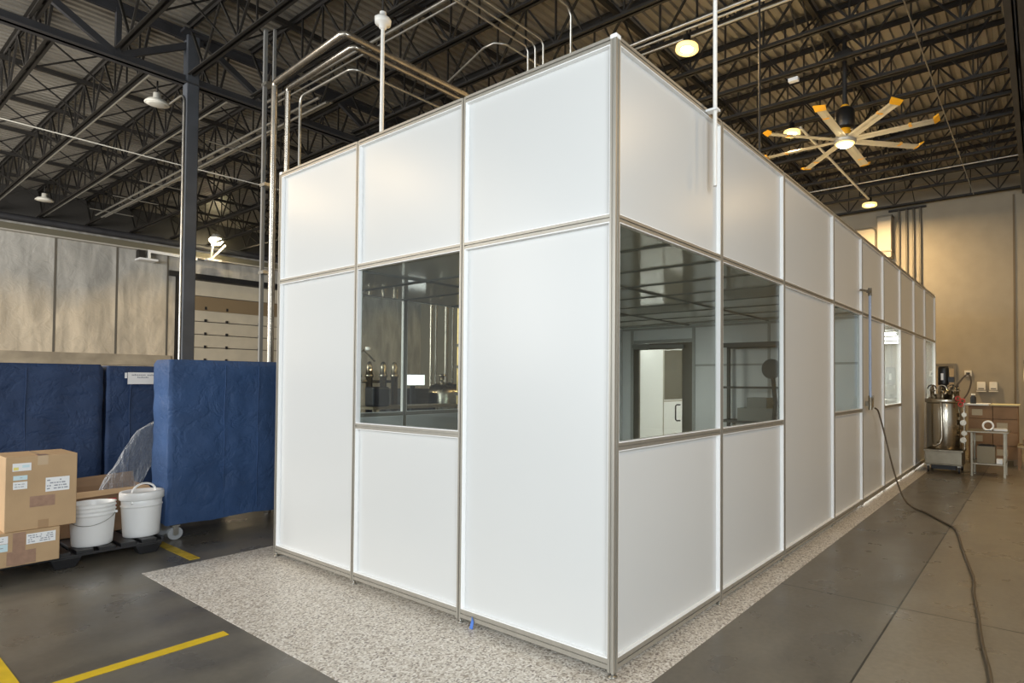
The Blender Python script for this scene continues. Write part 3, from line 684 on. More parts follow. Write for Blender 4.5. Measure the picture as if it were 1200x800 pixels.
MB().bar((XW + .25, 4.05, 5.66), (XW + .3, 5.35, 5.62), .05, .08).bar((XW + .25, 4.05, 5.70), (XW + .25, 4.05, 5.38), .05, .07).build('arm_bar', M_LINER, da)
bx(XW + .02, XW + .5, 3.75, 4.22, 5.33, 5.39).build('arm_foot', M_LINER, da)
bx(XW + .02, XW + .3, 3.78, 3.95, 5.42, 5.66).build('motor_box', M_STEEL, da)

# ------------------------------------------------------------------ covered racks
def cover_mesh(x0, x1, y0, y1, z0, z1, amp, seed, sag=.02):
    """box of cloth: rounded top edges, vertical folds, wavy hem"""
    m = MB(); nu, nv = 96, 40; rc = .04
    per = []
    # perimeter going round (counter-clockwise seen from above)
    L = [(x1, y0), (x1, y1), (x0, y1), (x0, y0)]
    seglen = [abs(y1 - y0), abs(x1 - x0)] * 2; tot = sum(seglen)
    for i in range(nu):
        s = tot * i / nu
        for k in range(4):
            if s <= seglen[k]: break
            s -= seglen[k]
        a = V((*L[k], 0)); b = V((*L[(k + 1) % 4], 0)); p = a + (b - a) * (s / seglen[k])
        nrm = (V((1, 0, 0)), V((0, 1, 0)), V((-1, 0, 0)), V((0, -1, 0)))[k]
        per.append((p, nrm))
    vs = []
    for j in range(nv + 1):
        t = j / nv; z = z0 + (z1 - z0) * t
        for i, (p, nrm) in enumerate(per):
            q = V((p.x, p.y, z))
            f1 = noise.noise(V((q.y * 5 + seed, q.x * 5, z * .7))) ; f2 = noise.noise(V((q.y * 3.1 + seed * 2, q.x * 3, z * 3.3)))
            f3 = noise.noise(V((q.y * 9 + z * 6, seed, z * 7 - q.y * 4)))
            dsp = amp * (f1 * (1.2 - t * .9) + .7 * f2 + .45 * f3)
            top = max(0, (t - .97) / .03); q += nrm * (dsp * (1 - .6 * top) - .02 * top * top)
            if j == 0: q.z += sag * noise.noise(V((q.y * 2.5, q.x * 2.5, seed)))
            vs.append(q)
    fs = []
    for j in range(nv):
        for i in range(nu): fs.append((j * nu + i, j * nu + (i + 1) % nu, (j + 1) * nu + (i + 1) % nu, (j + 1) * nu + i))
    m.add(vs, fs, True)
    c = V(((x0 + x1) / 2, (y0 + y1) / 2, z1 + .005)); ring = vs[-nu:]
    m.add(ring + [c], [(i, (i + 1) % nu, nu) for i in range(nu)], True)
    return m
def rack(name, x0, x1, y0, y1, z0, z1, m, amp, seed, label, foldys=()):
    r = thing(name, ((x0 + x1) / 2, (y0 + y1) / 2, 0), label, 'rack')
    cm = cover_mesh(x0, x1, y0, y1, z0, z1, amp, seed)
    cov = cm.build('cover', m, r)
    sm = MB()
    for fy in foldys:     # raised stitched seams down the front
        sm.tube([(x1 + .004 + .012 * noise.noise(V((fy * 5 + seed, x1 * 5, zz * .7))), fy + .004 * math.sin(zz * 9), zz) for zz in [z0 + .05 + (z1 - z0 - .10) * k / 24 for k in range(25)]], .006, 6)
    if foldys: sm.build('seam', m, cov)
    MB().box(x0 + .04, x1 - .04, y0 + .04, y1 - .04, z0 + .03, z0 + .06).build('base_frame', M_WOOD, r)
    for cx in (x0 + .07, x1 - .03):
        for cy in (y0 + .08, y1 - .08):
            k = MB().disc_y((cx, cy + .0, .062), .062, .03, 20, 'x').build('caster', M_WHEEL, r)
            MB().disc_y((cx, cy, .062), .02, .058, 12, 'x').box(cx - .032, cx - .024, cy - .022, cy + .022, .05, .14).box(cx + .024, cx + .032, cy - .022, cy + .022, .05, .14).box(cx - .035, cx + .035, cy - .035, cy + .035, .13, .145).build('fork', M_GALV, k)
    return r
rack('covered_rack', -5.52, -5.10, -.38, 1.35, .148, 1.765, M_BLUE, .022, 3.1, 'tall blue fabric covered rack on casters against the left side of the cleanroom', (.10, .42))
rack('covered_rack', -6.9, -6.42, -2.6, -.56, .12, 1.725, M_BLUED, .020, 9.4, 'navy fabric covered rack behind the cardboard boxes, left of the paper sign', (-1.15,))
rack('covered_rack', -6.9, -6.42, -.53, .62, .12, 1.715, M_BLUED, .018, 15.2, 'navy fabric covered rack behind the white pails with a paper sign on it', (-.33,))
sg = thing('paper_sign', (-6.37, -.24, 1.58), 'white paper sign taped on the navy covered rack', 'sign')
bx(-6.392, -6.388, -.36, -.09, 1.515, 1.645).build('paper', M_PAPER, sg)
pr = MB(); y = -.325
for wlen, zz in ((.115, 1.615), (.085, 1.615)):
    k = 0
    while k < wlen: pr.box(-6.388, -6.3872, y, y + .009, zz - .006, zz + .007 + .004 * (random.random() > .6)); y += .0125; k += .0125
    y += .012
y = -.275
for k in range(8): pr.box(-6.388, -6.3872, y, y + .009, 1.583, 1.595 + .004 * (k % 3 == 0)); y += .0125
pr.build('printing', M_PRINT, sg)
bx(-6.394, -6.386, -.385, -.366, 1.58, 1.64).build('clip', M_LINER, sg); bx(-6.394, -6.386, -.088, -.07, 1.58, 1.65).build('clip', M_LINER, sg)

# ------------------------------------------------------------------ pallet and what stands on it
pl = thing('pallet', (-5.25, -1.5, 0), 'black plastic pallet under the cardboard boxes and white pails', 'pallet')
d = MB(); px0, px1, py0, py1 = -5.75, -4.75, -2.55, -.50
k = 0; y = py0
while y < py1 - .01: d.box(px0, px1, y, min(y + .11, py1), .105, .132); y += .145
for x in (px0, -5.30, px1 - .10): d.box(x, x + .10, py0, py1, .085, .106)
d.build('deck', M_BLACK, pl, .004)
for x in (px0 + .08, -5.25, px1 - .08):
    for y in (py0 + .10, -1.98, -1.16, py1 - .11):
        m = MB(); a, b = .06, .10
        vs = [(x - a, y - a, .0), (x + a, y - a, .0), (x + a, y + a, .0), (x - a, y + a, .0), (x - a - .02, y - b, .086), (x + a + .02, y - b, .086), (x + a + .02, y + b, .086), (x - a - .02, y + b, .086)]
        m.add(vs, [(3, 2, 1, 0), (4, 5, 6, 7), (0, 1, 5, 4), (1, 2, 6, 5), (2, 3, 7, 6), (3, 0, 4, 7)]); m.build('foot', M_BLACK, pl, .006)
ZP = .132
def sticker(b, x, y0, y1, z0, z1, m, lines=3, name='sticker'):
    o = bx(x, x + .0012, y0, y1, z0, z1).build(name, m, b)
    if lines:
        p = MB(); h = (z1 - z0)
        for k in range(lines):
            zz = z1 - h * (k + 1) / (lines + 1); yy = y0 + .008
            while yy < y1 - .02:
                wv = .006 + .016 * random.random()
                if random.random() > .25: p.box(x + .0012, x + .0018, yy, min(yy + wv, y1 - .006), zz - h * .045, zz + h * .045)
                yy += wv + .005
        p.build('printing', M_PRINT, o)
    return o
XF = -4.60
b2 = thing('cardboard_box', (XF - .25, -1.55, ZP), 'lower cardboard box on the black pallet, with two white stickers and brown tape', 'box')
bx(XF - .46, XF, -2.0, -1.235, ZP, .392).build('carton', M_CARD, b2, .004)
sticker(b2, XF, -1.425, -1.26, .285, .365, M_PAPER, 4); sticker(b2, XF, -1.62, -1.525, .315, .37, M_PAPER, 2); sticker(b2, XF, -1.62, -1.525, .255, .312, M_CYSTK, 1)
bx(XF, XF + .001, -1.50, -1.43, ZP + .005, .385).build('tape', M_TAPEB, b2); bx(XF, XF + .0012, -1.53, -1.37, ZP + .01, .245).build('tape', M_TAPEB, b2)
b1 = thing('cardboard_box', (XF - .25, -1.3, .392), 'upper cardboard box stacked on the lower box, with four small stickers', 'box')
XF1 = XF - .015
bx(XF1 - .48, XF1, -1.545, -1.137, .393, .965).build('carton', M_CARD, b1, .004)
bx(XF1 - .475, XF1 - .005, -1.344, -1.340, .9635, .9665).build('flap_gap', M_GROOVE, b1)
bx(XF1 - .10, XF1 + .001, -1.37, -1.31, .9645, .9668).build('tape', M_TAPEB, b1); bx(XF1, XF1 + .001, -1.37, -1.31, .89, .966).build('tape', mat('clear_tape', (.58, .43, .28), .2), b1)
sticker(b1, XF1, -1.508, -1.405, .855, .915, M_PAPER, 0); bx(XF1 + .0012, XF1 + .0018, -1.503, -1.475, .862, .885).build('yellow_mark', M_YELSTK, b1); bx(XF1 + .0012, XF1 + .0018, -1.455, -1.415, .88, .90).build('blue_mark', M_CYSTK, b1)
sticker(b1, XF1, -1.503, -1.425, .785, .82, M_CYSTK, 1); sticker(b1, XF1, -1.503, -1.425, .715, .772, M_PAPER, 2); sticker(b1, XF1, -1.322, -1.182, .675, .785, M_PAPER, 4)
bx(XF1, XF1 + .001, -1.41, -1.265, .565, .65).build('tape', M_TAPEB, b1); bx(XF1, XF1 + .001, -1.36, -1.30, .395, .46).build('tape', mat('glossy_tape', (.42, .27, .15), .2), b1)
# open carton with liner behind the pails
oc = thing('open_carton', (-5.5, -.85, ZP), 'long open brown carton lying behind the white pails', 'box')
X0, X1, Y0, Y1, Z0, Z1 = -5.74, -5.34, -1.30, -.46, ZP, .53
m = MB(); t = .006
m.box(X0, X1, Y0, Y1, Z0, Z0 + t); m.box(X0, X0 + t, Y0, Y1, Z0, Z1); m.box(X1 - t, X1, Y0, Y1, Z0, Z1); m.box(X0, X1, Y0, Y0 + t, Z0, Z1); m.box(X0, X1, Y1 - t, Y1, Z0, Z1)
m.build('carton', M_CARDD, oc)
f = MB(); f.add([(X1, Y0, Z1), (X1, Y1, Z1), (X1 + .10, Y1 + .0, Z1 - .02), (X1 + .10, Y0 + .02, Z1 - .05), (X1, Y0, Z1 + .006), (X1, Y1, Z1 + .006), (X1 + .10, Y1, Z1 - .014), (X1 + .10, Y0 + .02, Z1 - .044)],
    [(3, 2, 1, 0), (4, 5, 6, 7), (2, 3, 7, 6), (1, 2, 6, 5), (3, 0, 4, 7), (0, 1, 5, 4)]); f.build('flap', M_CARD, oc)
f = MB(); f.add([(X0, Y0, Z1), (X0, Y1, Z1), (X0 - .05, Y1, Z1 + .10), (X0 - .05, Y0, Z1 + .06), (X0 + .006, Y0, Z1), (X0 + .006, Y1, Z1), (X0 - .044, Y1, Z1 + .102), (X0 - .044, Y0, Z1 + .062)],
    [(3, 2, 1, 0), (4, 5, 6, 7), (2, 3, 7, 6), (1, 2, 6, 5), (3, 0, 4, 7), (0, 1, 5, 4)]); f.build('flap', M_CARDD, oc)
bx(X1, X1 + .002, -.86, -.70, .36, .45).build('red_label', M_RED, oc)
# crumpled clear bag standing out of the carton
m = MB(); nu, nv = 28, 16; vs = []
for j in range(nv + 1):
    t = j / nv
    for i in range(nu):
        a = 2 * PI * i / nu
        yl = -.86 + .46 * t + 1.1 * max(0, t - .80); yr = -.56 + .28 * min(1, t * 1.8); cy = (yl + yr) / 2; wy = max(.02, (yr - yl) / 2); wx = .055 * (1 - t) + .02
        q = V((-5.645 + wx * math.cos(a), cy + wy * math.sin(a), .30 + .92 * t))
        q += V((noise.noise(q * 6), noise.noise(q * 6 + V((9, 0, 0))), noise.noise(q * 6 + V((0, 9, 0))))) * .022
        vs.append(q)
m.add(vs, [(j * nu + i, j * nu + (i + 1) % nu, (j + 1) * nu + (i + 1) % nu, (j + 1) * nu + i) for j in range(nv) for i in range(nu)], True)
tag(m.build('plastic_bag', M_FILM), 'crumpled clear plastic bag standing out of the open carton', 'bag')
def pail_body(m, c, rb, rt, h, rings):
    p = [(0, .004), (rb * .96, 0), (rb, .008)]
    for k in range(1, 8): p.append((rb + (rt - rb) * k / 8, h * k / 8 * .78))
    r2 = rb + (rt - rb) * .8
    for zz in rings: p += [(r2 + .001, zz - .006), (r2 + .008, zz - .003), (r2 + .008, zz + .003), (r2 + .001, zz + .006)]
    p += [(rt, h - .008), (rt + .006, h), (rt - .002, h), (rt - .006, h - .01), (rt - .012, h * .75), (rb - .01, .012), (0, .012)]
    return m.lathe(p, c, 36)
c1 = (-4.945, -.958, ZP)
p1 = thing('pail', c1, 'open white plastic pail with a wire handle, next to the cardboard boxes', 'pail')
pail_body(MB(), c1, .135, .152, .362, (.265, .298, .332)).build('bucket', M_PAIL, p1)
hw = [(c1[0] + .158 * math.cos(a) * 1.0, c1[1] + .158 * math.sin(a), c1[2] + .27 - .085 * math.sin((a + 1.9) / 2.9 * PI) * 1.0) for a in [-1.9 + 2.9 * k / 20 for k in range(21)]]
MB().tube([(x + .004, y, z) for x, y, z in hw], .0025, 6).build('wire_handle', M_GALV, p1)
MB().disc_y((c1[0] + .085, c1[1] + .135, c1[2] + .27), .012, .02, 10, 'y').build('handle_lug', M_PAIL, p1)
c2 = (-4.985, -.605, ZP)
p2 = thing('pail', c2, 'lidded white plastic pail with a raised white handle, beside the blue covered rack', 'pail')
pail_body(MB(), c2, .132, .150, .385, (.28,)).build('bucket', M_PAIL, p2)
MB().lathe([(.0, .400), (.120, .400), (.135, .407), (.160, .407), (.164, .395), (.164, .340), (.158, .335), (.152, .335), (.152, .39)], c2, 36).build('lid', M_PAIL, p2)
hp2 = [(c2[0] - .01 + .05 * math.cos(a) * 0, c2[1] + .095 * math.cos(a) + .01, c2[2] + .39 + .085 * math.sin(a)) for a in [PI * k / 16 for k in range(17)]]
hp2 = [(c2[0] + .12, c2[1] - .105, c2[2] + .31)] + [(x + .06 * (1 - k / 16), y, z) for k, (x, y, z) in enumerate(reversed(hp2))] + [(c2[0], c2[1] + .15, c2[2] + .355)]
MB().tube(smooth_path(hp2, 3), .009, 8).build('handle', M_PAIL, p2)

# ------------------------------------------------------------------ equipment at the far right
vx, vy = .42, 9.38
mv = thing('mixing_vessel', (vx, vy, 0), 'round stainless steel mixing vessel on a wheeled steel cart by the back', 'vessel')
m = MB(); m.lathe([(0, .40), (.27, .40), (.285, .42), (.285, 1.20), (.27, 1.23)], (vx, vy, 0), 40); m.build('tank', M_SS, mv)
MB().lathe([(.27, 1.22), (.31, 1.22), (.315, 1.24), (.315, 1.27), (.31, 1.29), (.27, 1.29), (.20, 1.36), (0, 1.40)], (vx, vy, 0), 40).build('lid', M_SS, mv)
MB().lathe([(.10, 1.36), (.10, 1.44), (.05, 1.46), (.05, 1.54), (0, 1.54)], (vx, vy, 0), 18).build('agitator_neck', M_SS, mv)
MB().lathe([(0, 1.53), (.085, 1.53), (.09, 1.56), (.09, 1.82), (.075, 1.86), (0, 1.86)], (vx - .01, vy, 0), 18).build('motor', M_BLACKM, mv)
bx(vx - .04, vx + .0, vy - .094, vy - .088, 1.62, 1.74).build('motor_plate', M_LINER, mv)
bx(vx + .07, vx + .16, vy - .07, vy + .05, 1.58, 1.68).build('junction_box', M_BLACK, mv)
random.seed(5)
for k in range(7):
    a = 2 * PI * k / 7 + .2; x, y = vx + .21 * math.cos(a), vy + .21 * math.sin(a)
    o = MB().lathe([(.03, 1.28), (.03, 1.42), (.045, 1.42), (.045, 1.44), (.03, 1.44), (.03, 1.49), (0, 1.50)], (x, y, 0), 12).build('port', M_SS, mv)
    MB().tube(arc((x, y, 1.46), .07, 0, PI, 8, 'xz' if k % 2 else 'yz'), .012, 8).build('elbow', M_SS if k % 3 else M_BLACK, o)
MB().tube([(vx - .02, vy - .30, 1.24), (vx - .01, vy - .33, 1.15), (vx + .0, vy - .33, .62), (vx - .03, vy - .34, .52), (vx - .10, vy - .34, .47), (vx - .14, vy - .33, .48)], .022, 10).build('sight_tube', M_SS, mv)
MB().tube(smooth_path([(vx + .12, vy - .1, 1.38), (vx + .22, vy - .05, 1.55), (vx + .36, vy, 1.72), (vx + .42, vy, 1.62), (vx + .38, vy, 1.42), (vx + .30, vy, 1.28)]), .014, 8).build('hose', M_HOSE, mv)
for (x, z, r) in ((vx + .31, .88, .05), (vx + .325, .70, .045), (vx + .31, .58, .05), (vx + .325, 1.02, .04)):
    MB().disc_y((x, vy - .15, z), r, .07, 14, 'y').build('valve', M_SS, mv)
MB().tube([(vx + .32, vy - .1, .41), (vx + .32, vy - .1, 1.24)], .018, 8).build('side_pipe', M_SS, mv)
for (x, z) in ((vx + .24, 1.30), (vx + .31, 1.26), (vx + .28, 1.20)):
    MB().tube(arc((x, vy - .25, z), .035, 0, 2 * PI, 14, 'xz')[:-1], .010, 8, True).build('red_valve_wheel', M_RED, mv)
bx(.12, .74, 9.08, 9.70, .37, .40).build('cart_top', M_SSD, mv, .004)
bx(.145, .715, 9.105, 9.67, .15, .37).build('cart_body', M_SSD, mv, .006)
bx(.13, .73, 9.09, 9.69, .135, .15).build('cart_rim', M_SSD, mv, .003)
for x in (.19, .67):
    for y in (9.16, 9.62):
        k = MB().disc_y((x, y, .055), .055, .03, 16, 'x').build('caster', M_BLACK, mv); bx(x - .025, x + .025, y - .025, y + .025, .10, .136).build('fork', M_GALV, k)
bx(.24, .62, 9.2, 9.6, .05, .134).build('drain_tray', M_BLACK, mv)
# work table
wt = thing('work_table', (1.08, 9.3, 0), 'small stainless steel work table right of the mixing vessel', 'table')
bx(.80, 1.40, 9.0, 9.62, .735, .76).build('table_top', M_SSD, wt, .004); bx(.86, 1.35, 9.05, 9.57, .20, .22).build('shelf', M_SSD, wt)
for x in (.87, 1.34):
    for y in (9.05, 9.57): bx(x - .015, x + .015, y - .015, y + .015, 0, .735).build('leg', M_SSD, wt)
def junk_paper(x0, x1, y0, y1, z, label, name='paper_stack', m=M_PAPER, h=.03, ang=.15):
    mb = MB(); c = V(((x0 + x1) / 2, (y0 + y1) / 2, 0)); R = Matrix.Rotation(ang, 3, 'Z')
    mb.box(x0, x1, y0, y1, z, z + h); mb.v = [tuple(R @ (V(v) - c) + c) for v in mb.v]
    return tag(mb.build(name, m, None, .003), label, 'paper')
junk_paper(1.16, 1.36, 9.26, 9.5, .76, 'loose pile of white papers on the stainless work table')
gb = thing('grey_bin', (1.07, 9.3, .22), 'square grey bin on the lower shelf of the work table', 'bin')
m = MB(); m.box(.94, 1.20, 9.12, 9.45, .2215, .23); m.box(.94, .95, 9.12, 9.45, .23, .50); m.box(1.19, 1.20, 9.12, 9.45, .23, .50); m.box(.95, 1.19, 9.12, 9.13, .23, .50); m.box(.95, 1.19, 9.44, 9.45, .23, .50)
m.build('body', mat('olive_grey_plastic', (.20, .17, .11), .5), gb); bx(.96, 1.18, 9.14, 9.43, .24, .52).build('contents', M_BLACK, gb, .02)
tag(bx(1.22, 1.31, 9.1, 9.25, .2215, .30).build('paper_carton', M_PAPER, None, .004), 'tiny white carton on the lower shelf beside the grey bin', 'box')
rb = MB().tube(arc((1.10, 9.2, .845), .075, 0, 2 * PI, 24, 'xz')[:-1], .016, 8, True)
tr = thing('tape_roll', (1.10, 9.2, .76), 'roll of tape standing upright on the stainless work table', 'tape')
rb.build('roll', M_LINER, tr); MB().lathe([(0, .758), (.04, .758), (.04, .764), (0, .768)], (1.10, 9.2, .004), 12).build('dispenser_foot', M_BLACK, tr)
# brown carton stack behind the table
sk = thing('wooden_pallet', (1.06, 11.3, 0), 'dark wooden pallet under the stack of brown cartons at the back', 'pallet')
m = MB()
for y in (10.92, 11.2, 11.48, 11.68): m.box(.64, 1.48, y, y + .09, .09, .11)
m.build('deck', M_WOOD, sk)
for x in (.66, 1.03, 1.40): bx(x, x + .07, 10.92, 11.77, 0, .09).build('bearer', M_WOOD, sk)
rows = ['bottom', 'second', 'third', 'top']; n = 0
for r in range(4):
    for c in range(2):
        z = .112 + r * .255; x0 = .655 + c * .415
        b = thing('brown_carton', (x0 + .2, 11.3, z), 'brown carton in the stack behind the work table, %s row, %s' % (rows[r], ('left', 'right')[c]), 'box', 'brown cartons behind the work table')
        bx(x0, x0 + .405, 10.93 + .02 * ((r + c) % 2), 11.7, z, z + .25).build('carton', M_CARDD, b, .004)
        if (r + c) % 2: bx(x0 + .06, x0 + .24, 10.945, 10.949, z + .06, z + .18).build('label', mat('tan_label', (.45, .38, .26), .6), b)
sk2 = tag(bx(.60, 1.00, 10.86, 11.6, 1.134, 1.158).build('board_sheet', M_PAPER), 'white board sheet lying on top of the left brown cartons', 'sheet')
tag(bx(1.03, 1.50, 10.88, 11.6, 1.134, 1.156).build('board_sheet', mat('yellowed_board', (.70, .62, .36), .6)), 'yellowish board sheet lying on top of the right brown cartons', 'sheet')
dj = thing('dark_jar', (.72, 11.2, 1.158), 'dark jar with a pale lid standing on the white board sheet', 'jar')
MB().lathe([(0, 0), (.05, 0), (.055, .01), (.055, .12), (.035, .15), (.035, .17), (0, .17)], (.72, 11.2, 1.158), 14).build('jar', M_BLACK, dj); MB().lathe([(0, 0), (.038, 0), (.038, .03), (0, .03)], (.72, 11.2, 1.325), 14).build('lid', M_LAMPOFF, dj)
# right edge
ty = thing('tan_crate', (1.80, 10.3, 0), 'tan wooden crate at the right picture edge behind the table', 'crate')
bx(1.48, 2.1, 10.3, 10.9, .40, .43).build('crate_top', mat('tan_wood', (.42, .32, .18), .6), ty); 
for x in (1.51, 2.07):
    for y in (10.33, 10.87): bx(x - .025, x + .025, y - .025, y + .025, 0, .40).build('leg', M_CARDD, ty)
bx(1.56, 2.0, 10.4, 10.8, .431, .55).build('tray', M_WOOD, ty, .01)
cl = thing('hanging_hose', (1.62, 13.9, .6), 'pale looped hose hanging on the back wall at the right edge', 'hose')
MB().tube(smooth_path([(1.55, YB - .05, 2.05), (1.52, YB - .08, 1.7), (1.60, YB - .10, 1.3), (1.54, YB - .10, .9), (1.66, YB - .08, .65), (1.74, YB - .08, .95), (1.66, YB - .08, 1.5), (1.72, YB - .06, 2.05)]), .022, 8).build('hose_loop', M_LAMPOFF, cl)
bx(1.5, 1.8, YB - .06, YB, 2.03, 2.12).build('hook', M_BRONZE, cl)
# dispensers on the back wall
for i, (x0, x1, lab) in enumerate(((.55, .73, 'left one of two white dispensers on the beige back wall'), (.81, .98, 'right one of two white dispensers on the beige back wall'))):
    k = thing('wall_dispenser', ((x0 + x1) / 2, YB, 1.4), lab, 'dispenser', 'white wall dispensers')
    bx(x0, x1, YB - .10, YB, 1.40, 1.60).build('body', M_LAMPOFF, k, .012); bx(x0 + .03, x1 - .03, YB - .104, YB - .10, 1.42, 1.45).build('spout', M_BRONZE, k)
    bx(x0 - .01, x1 + .01, YB - .12, YB, 1.36, 1.385).build('drip_tray', M_LAMPOFF, k)
k = thing('wall_socket', (.36, YB, 1.75), 'small square socket box on the back wall above the looped vessel hose', 'socket')
bx(.28, .44, YB - .05, YB, 1.74, 1.88).build('plate', M_LAMPOFF, k, .006); bx(.32, .40, YB - .07, YB - .05, 1.77, 1.83).build('plug', M_BLACK, k)

# ------------------------------------------------------------------ equipment behind the enclosure, seen through its windows
def skid(cx, cy, label):
    s = thing('filtration_skid', (cx, cy, 0), label, 'equipment')
    for i, (dx, dy) in enumerate(((-.35, 0), (-.18, .05), (.0, 0), (.22, .05), (.40, 0))):
        MB().lathe([(0, .5), (.055, .5), (.055, 1.62), (.07, 1.63), (.07, 1.67), (.055, 1.68), (.055, 1.80), (.03, 1.88), (0, 1.9)], (cx + dx * .3, cy + dx, 0), 14).build('column', M_SS, s)
    MB().tube([(cx, cy - .45, 1.55), (cx, cy + .5, 1.55)], .025, 8).tube([(cx, cy - .45, 1.86), (cx, cy - .1, 2.08), (cx, cy + .1, 1.9)], .018, 8).build('manifold', M_SS, s)
    m = MB(); m.box(cx - .3, cx + .3, cy - .55, cy + .6, .42, .5); m.build('base', M_BLACK, s)
    for x in (-.26, .26):
        for y in (-.5, .55): bx(cx + x - .025, cx + x + .025, cy + y - .025, cy + y + .025, 0, .42).build('leg', M_SSD, s)
    MB().lathe([(0, 0), (.05, 0), (.05, .06), (0, .06)], (cx, cy - .02, 2.08), 12).build('gauge', M_LINER, s)
    return s
skid(-7.6, 3.22, 'stainless filter columns seen through the left pane of the front window')
tk = thing('storage_tank', (-7.9, 5.05, 0), 'wide stainless tank with a domed lid seen through the front window', 'tank')
MB().lathe([(0, .45), (.36, .45), (.40, .5), (.40, 1.32), (.38, 1.40), (.25, 1.50), (.08, 1.54), (0, 1.54)], (-7.9, 5.05, 0), 32).build('body', M_SS, tk)
MB().lathe([(.05, 1.53), (.05, 1.66), (.09, 1.66), (.09, 1.69), (0, 1.70)], (-7.9, 4.95, 0), 14).build('port', M_SS, tk)
for a in (0.5, 2.6, 4.7): MB().tube([(-7.9 + .36 * math.cos(a), 5.05 + .36 * math.sin(a), 0), (-7.9 + .36 * math.cos(a), 5.05 + .36 * math.sin(a), .55)], .03, 8).build('leg', M_SS, tk)
yp = thing('yellow_post', (-7.0, 4.62, 0), 'thin yellowish vertical pipe seen at the right side of the front window', 'pipe')
MB().tube([(-7.0, 4.62, 0), (-7.0, 4.62, 5.6)], .03, 10).build('pipe', mat('yellow_brass', (.62, .46, .20), .35, .6), yp)
for zz in (1.3, 1.8, 2.2): bx(-7.05, -6.95, 4.57, 4.67, zz, zz + .05).build('clamp', M_BRONZE, yp)
for i, (x, y, r) in enumerate(((-8.6, 5.2, .03), (-8.6, 5.32, .03), (-8.6, 5.58, .05), (-8.6, 5.75, .03), (-8.6, 6.1, .04))):
    pipe('riser_pipe', [(x, y, 0), (x, y, 5.9)], r, M_BRASSY, 'dim vertical riser pipe behind the tank, %s from the left' % ORD[i], group='riser pipes behind the tank')
mn = thing('display_screen', (-7.15, 3.75, 1.2), 'bright white screen on a dark stand seen through the front window', 'screen')
bx(-7.17, -7.12, 3.56, 3.99, 1.48, 1.68).build('bezel', M_BLACK, mn); bx(-7.12, -7.116, 3.57, 3.98, 1.49, 1.67).build('panel', M_SCREEN, mn)
MB().box(-7.3, -7.05, 3.65, 3.9, 0, .03).box(-7.2, -7.15, 3.74, 3.81, .03, 1.48).build('stand', M_BLACK, mn)
cb = thing('control_cabinet', (-7.9, 4.0, 0), 'dark control cabinet standing behind the white screen', 'cabinet')
bx(-8.2, -7.7, 3.92, 4.5, .08, 1.42).build('body', M_BLACK, cb, .01); bx(-7.70, -7.69, 3.95, 4.46, .15, 1.38).build('door', M_STEEL, cb); bx(-8.18, -7.72, 3.94, 4.48, 0, .08).build('plinth', M_BLACK, cb)
bt = thing('steel_bench', (-6.6, 3.4, 0), 'long steel bench standing just behind the cleanroom window', 'bench')
bx(-6.9, -6.3, 2.5, 4.1, 1.13, 1.17).build('bench_top', M_SSD, bt)
for x in (-6.85, -6.35):
    for y in (2.55, 4.05): bx(x - .02, x + .02, y - .02, y + .02, 0, 1.13).build('leg', M_SSD, bt)
sc = thing('dark_seat', (-5.0, 1.75, 0), 'dark office chair back seen at the left of the front window', 'chair')
bx(-6.5, -6.4, 2.62, 2.95, 1.172, 1.45).build('seat_back', M_BLACK, sc, .04, 3) if False else None
C.objects.unlink(sc); bpy.data.objects.remove(sc)
eb = tag(bx(-6.62, -6.38, 2.55, 2.83, 1.172, 1.47).build('equipment_case', M_BLACK, None, .03, 3), 'black equipment case standing on the steel bench behind the window', 'case')

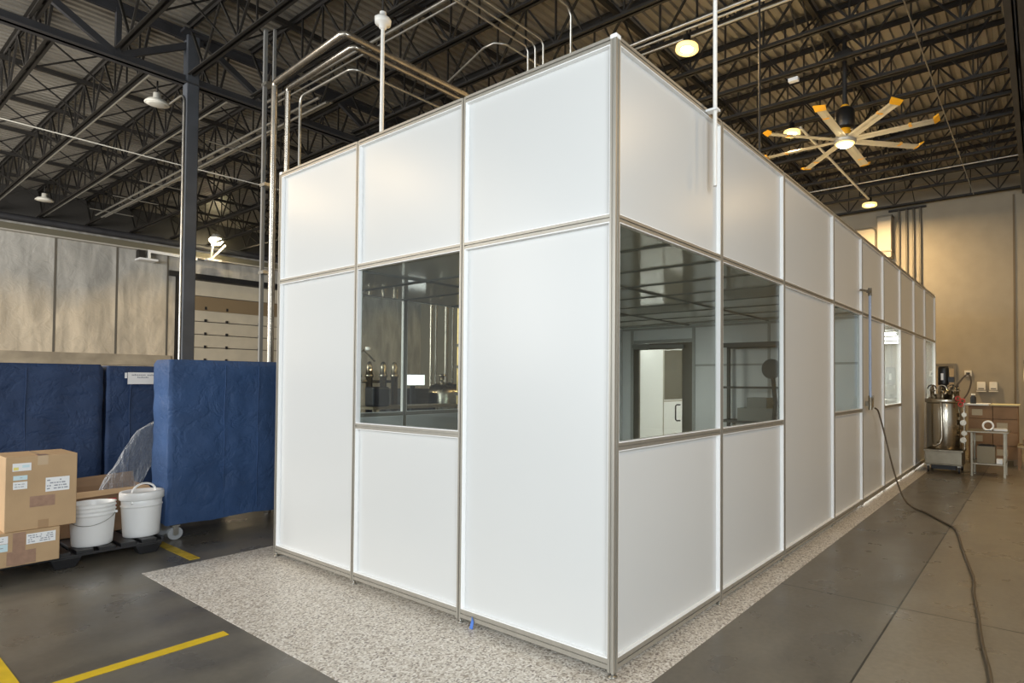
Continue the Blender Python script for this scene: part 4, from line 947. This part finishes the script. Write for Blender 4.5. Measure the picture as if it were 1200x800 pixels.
# ------------------------------------------------------------------ light
wd = bpy.data.worlds.new('daylight'); S.world = wd; wd.use_nodes = True
bg = wd.node_tree.nodes['Background']; bg.inputs['Color'].default_value = (.90, .96, 1.0, 1); bg.inputs['Strength'].default_value = .62
def area(name, loc, tgt, sx, sy, e, col):
    l = bpy.data.lights.new(name, 'AREA'); l.shape = 'RECTANGLE'; l.size = sx; l.size_y = sy; l.energy = e; l.color = col
    o = bpy.data.objects.new(name, l); C.objects.link(o); o.location = loc
    o.rotation_euler = (V(tgt) - V(loc)).to_track_quat('-Z', 'Y').to_euler(); return o
area('dock_daylight', (-3.0, -11, 3.2), (-1.5, 0, 1.6), 9, 4.5, 660, (.90, .96, 1))
area('side_daylight', (4.6, -3.6, 3.0), (-.2, .8, 1.7), 2.6, 2.6, 340, (.88, .95, 1))
area('left_wall_fill', (-9.5, -9, 4.0), (-21, 4, 2.5), 6, 4, 1700, (1, .96, .90))  # unseen area light added to brighten the left wall

# ------------------------------------------------------------------ camera
cam = bpy.data.cameras.new('camera'); co_ = bpy.data.objects.new('camera', cam); C.objects.link(co_)
yaw, pitch, roll, fpx = .6107, .0207, .0044, 691.2274
fw = V((-math.sin(yaw), math.cos(yaw), 0)); rt = V((math.cos(yaw), math.sin(yaw), 0)); up = V((0, 0, 1))
f2 = fw * math.cos(pitch) + up * math.sin(pitch); u2 = up * math.cos(pitch) - fw * math.sin(pitch)
r3 = rt * math.cos(roll) + u2 * math.sin(roll); u3 = u2 * math.cos(roll) - rt * math.sin(roll)
Mx = Matrix(((r3.x, u3.x, -f2.x, CX), (r3.y, u3.y, -f2.y, CY), (r3.z, u3.z, -f2.z, CZ), (0, 0, 0, 1)))
co_.matrix_world = Mx
cam.sensor_width = 36; cam.lens = fpx / 1200 * 36; cam.shift_x = -136.9927 / 1200; cam.shift_y = 32.8267 / 1200
cam.clip_start = .05; cam.clip_end = 200
S.camera = co_
vs = S.view_settings; S.display_settings.display_device = 'sRGB'
vs.view_transform = 'Standard'; vs.look = 'None'; vs.exposure = 0.; vs.gamma = 1.; vs.use_curve_mapping = False
cy = S.cycles
cy.use_denoising = True; cy.max_bounces = 8; cy.diffuse_bounces = 4; cy.glossy_bounces = 4; cy.transparent_max_bounces = 16; cy.transmission_bounces = 4
cy.caustics_reflective = False; cy.caustics_refractive = False; cy.sample_clamp_indirect = 6
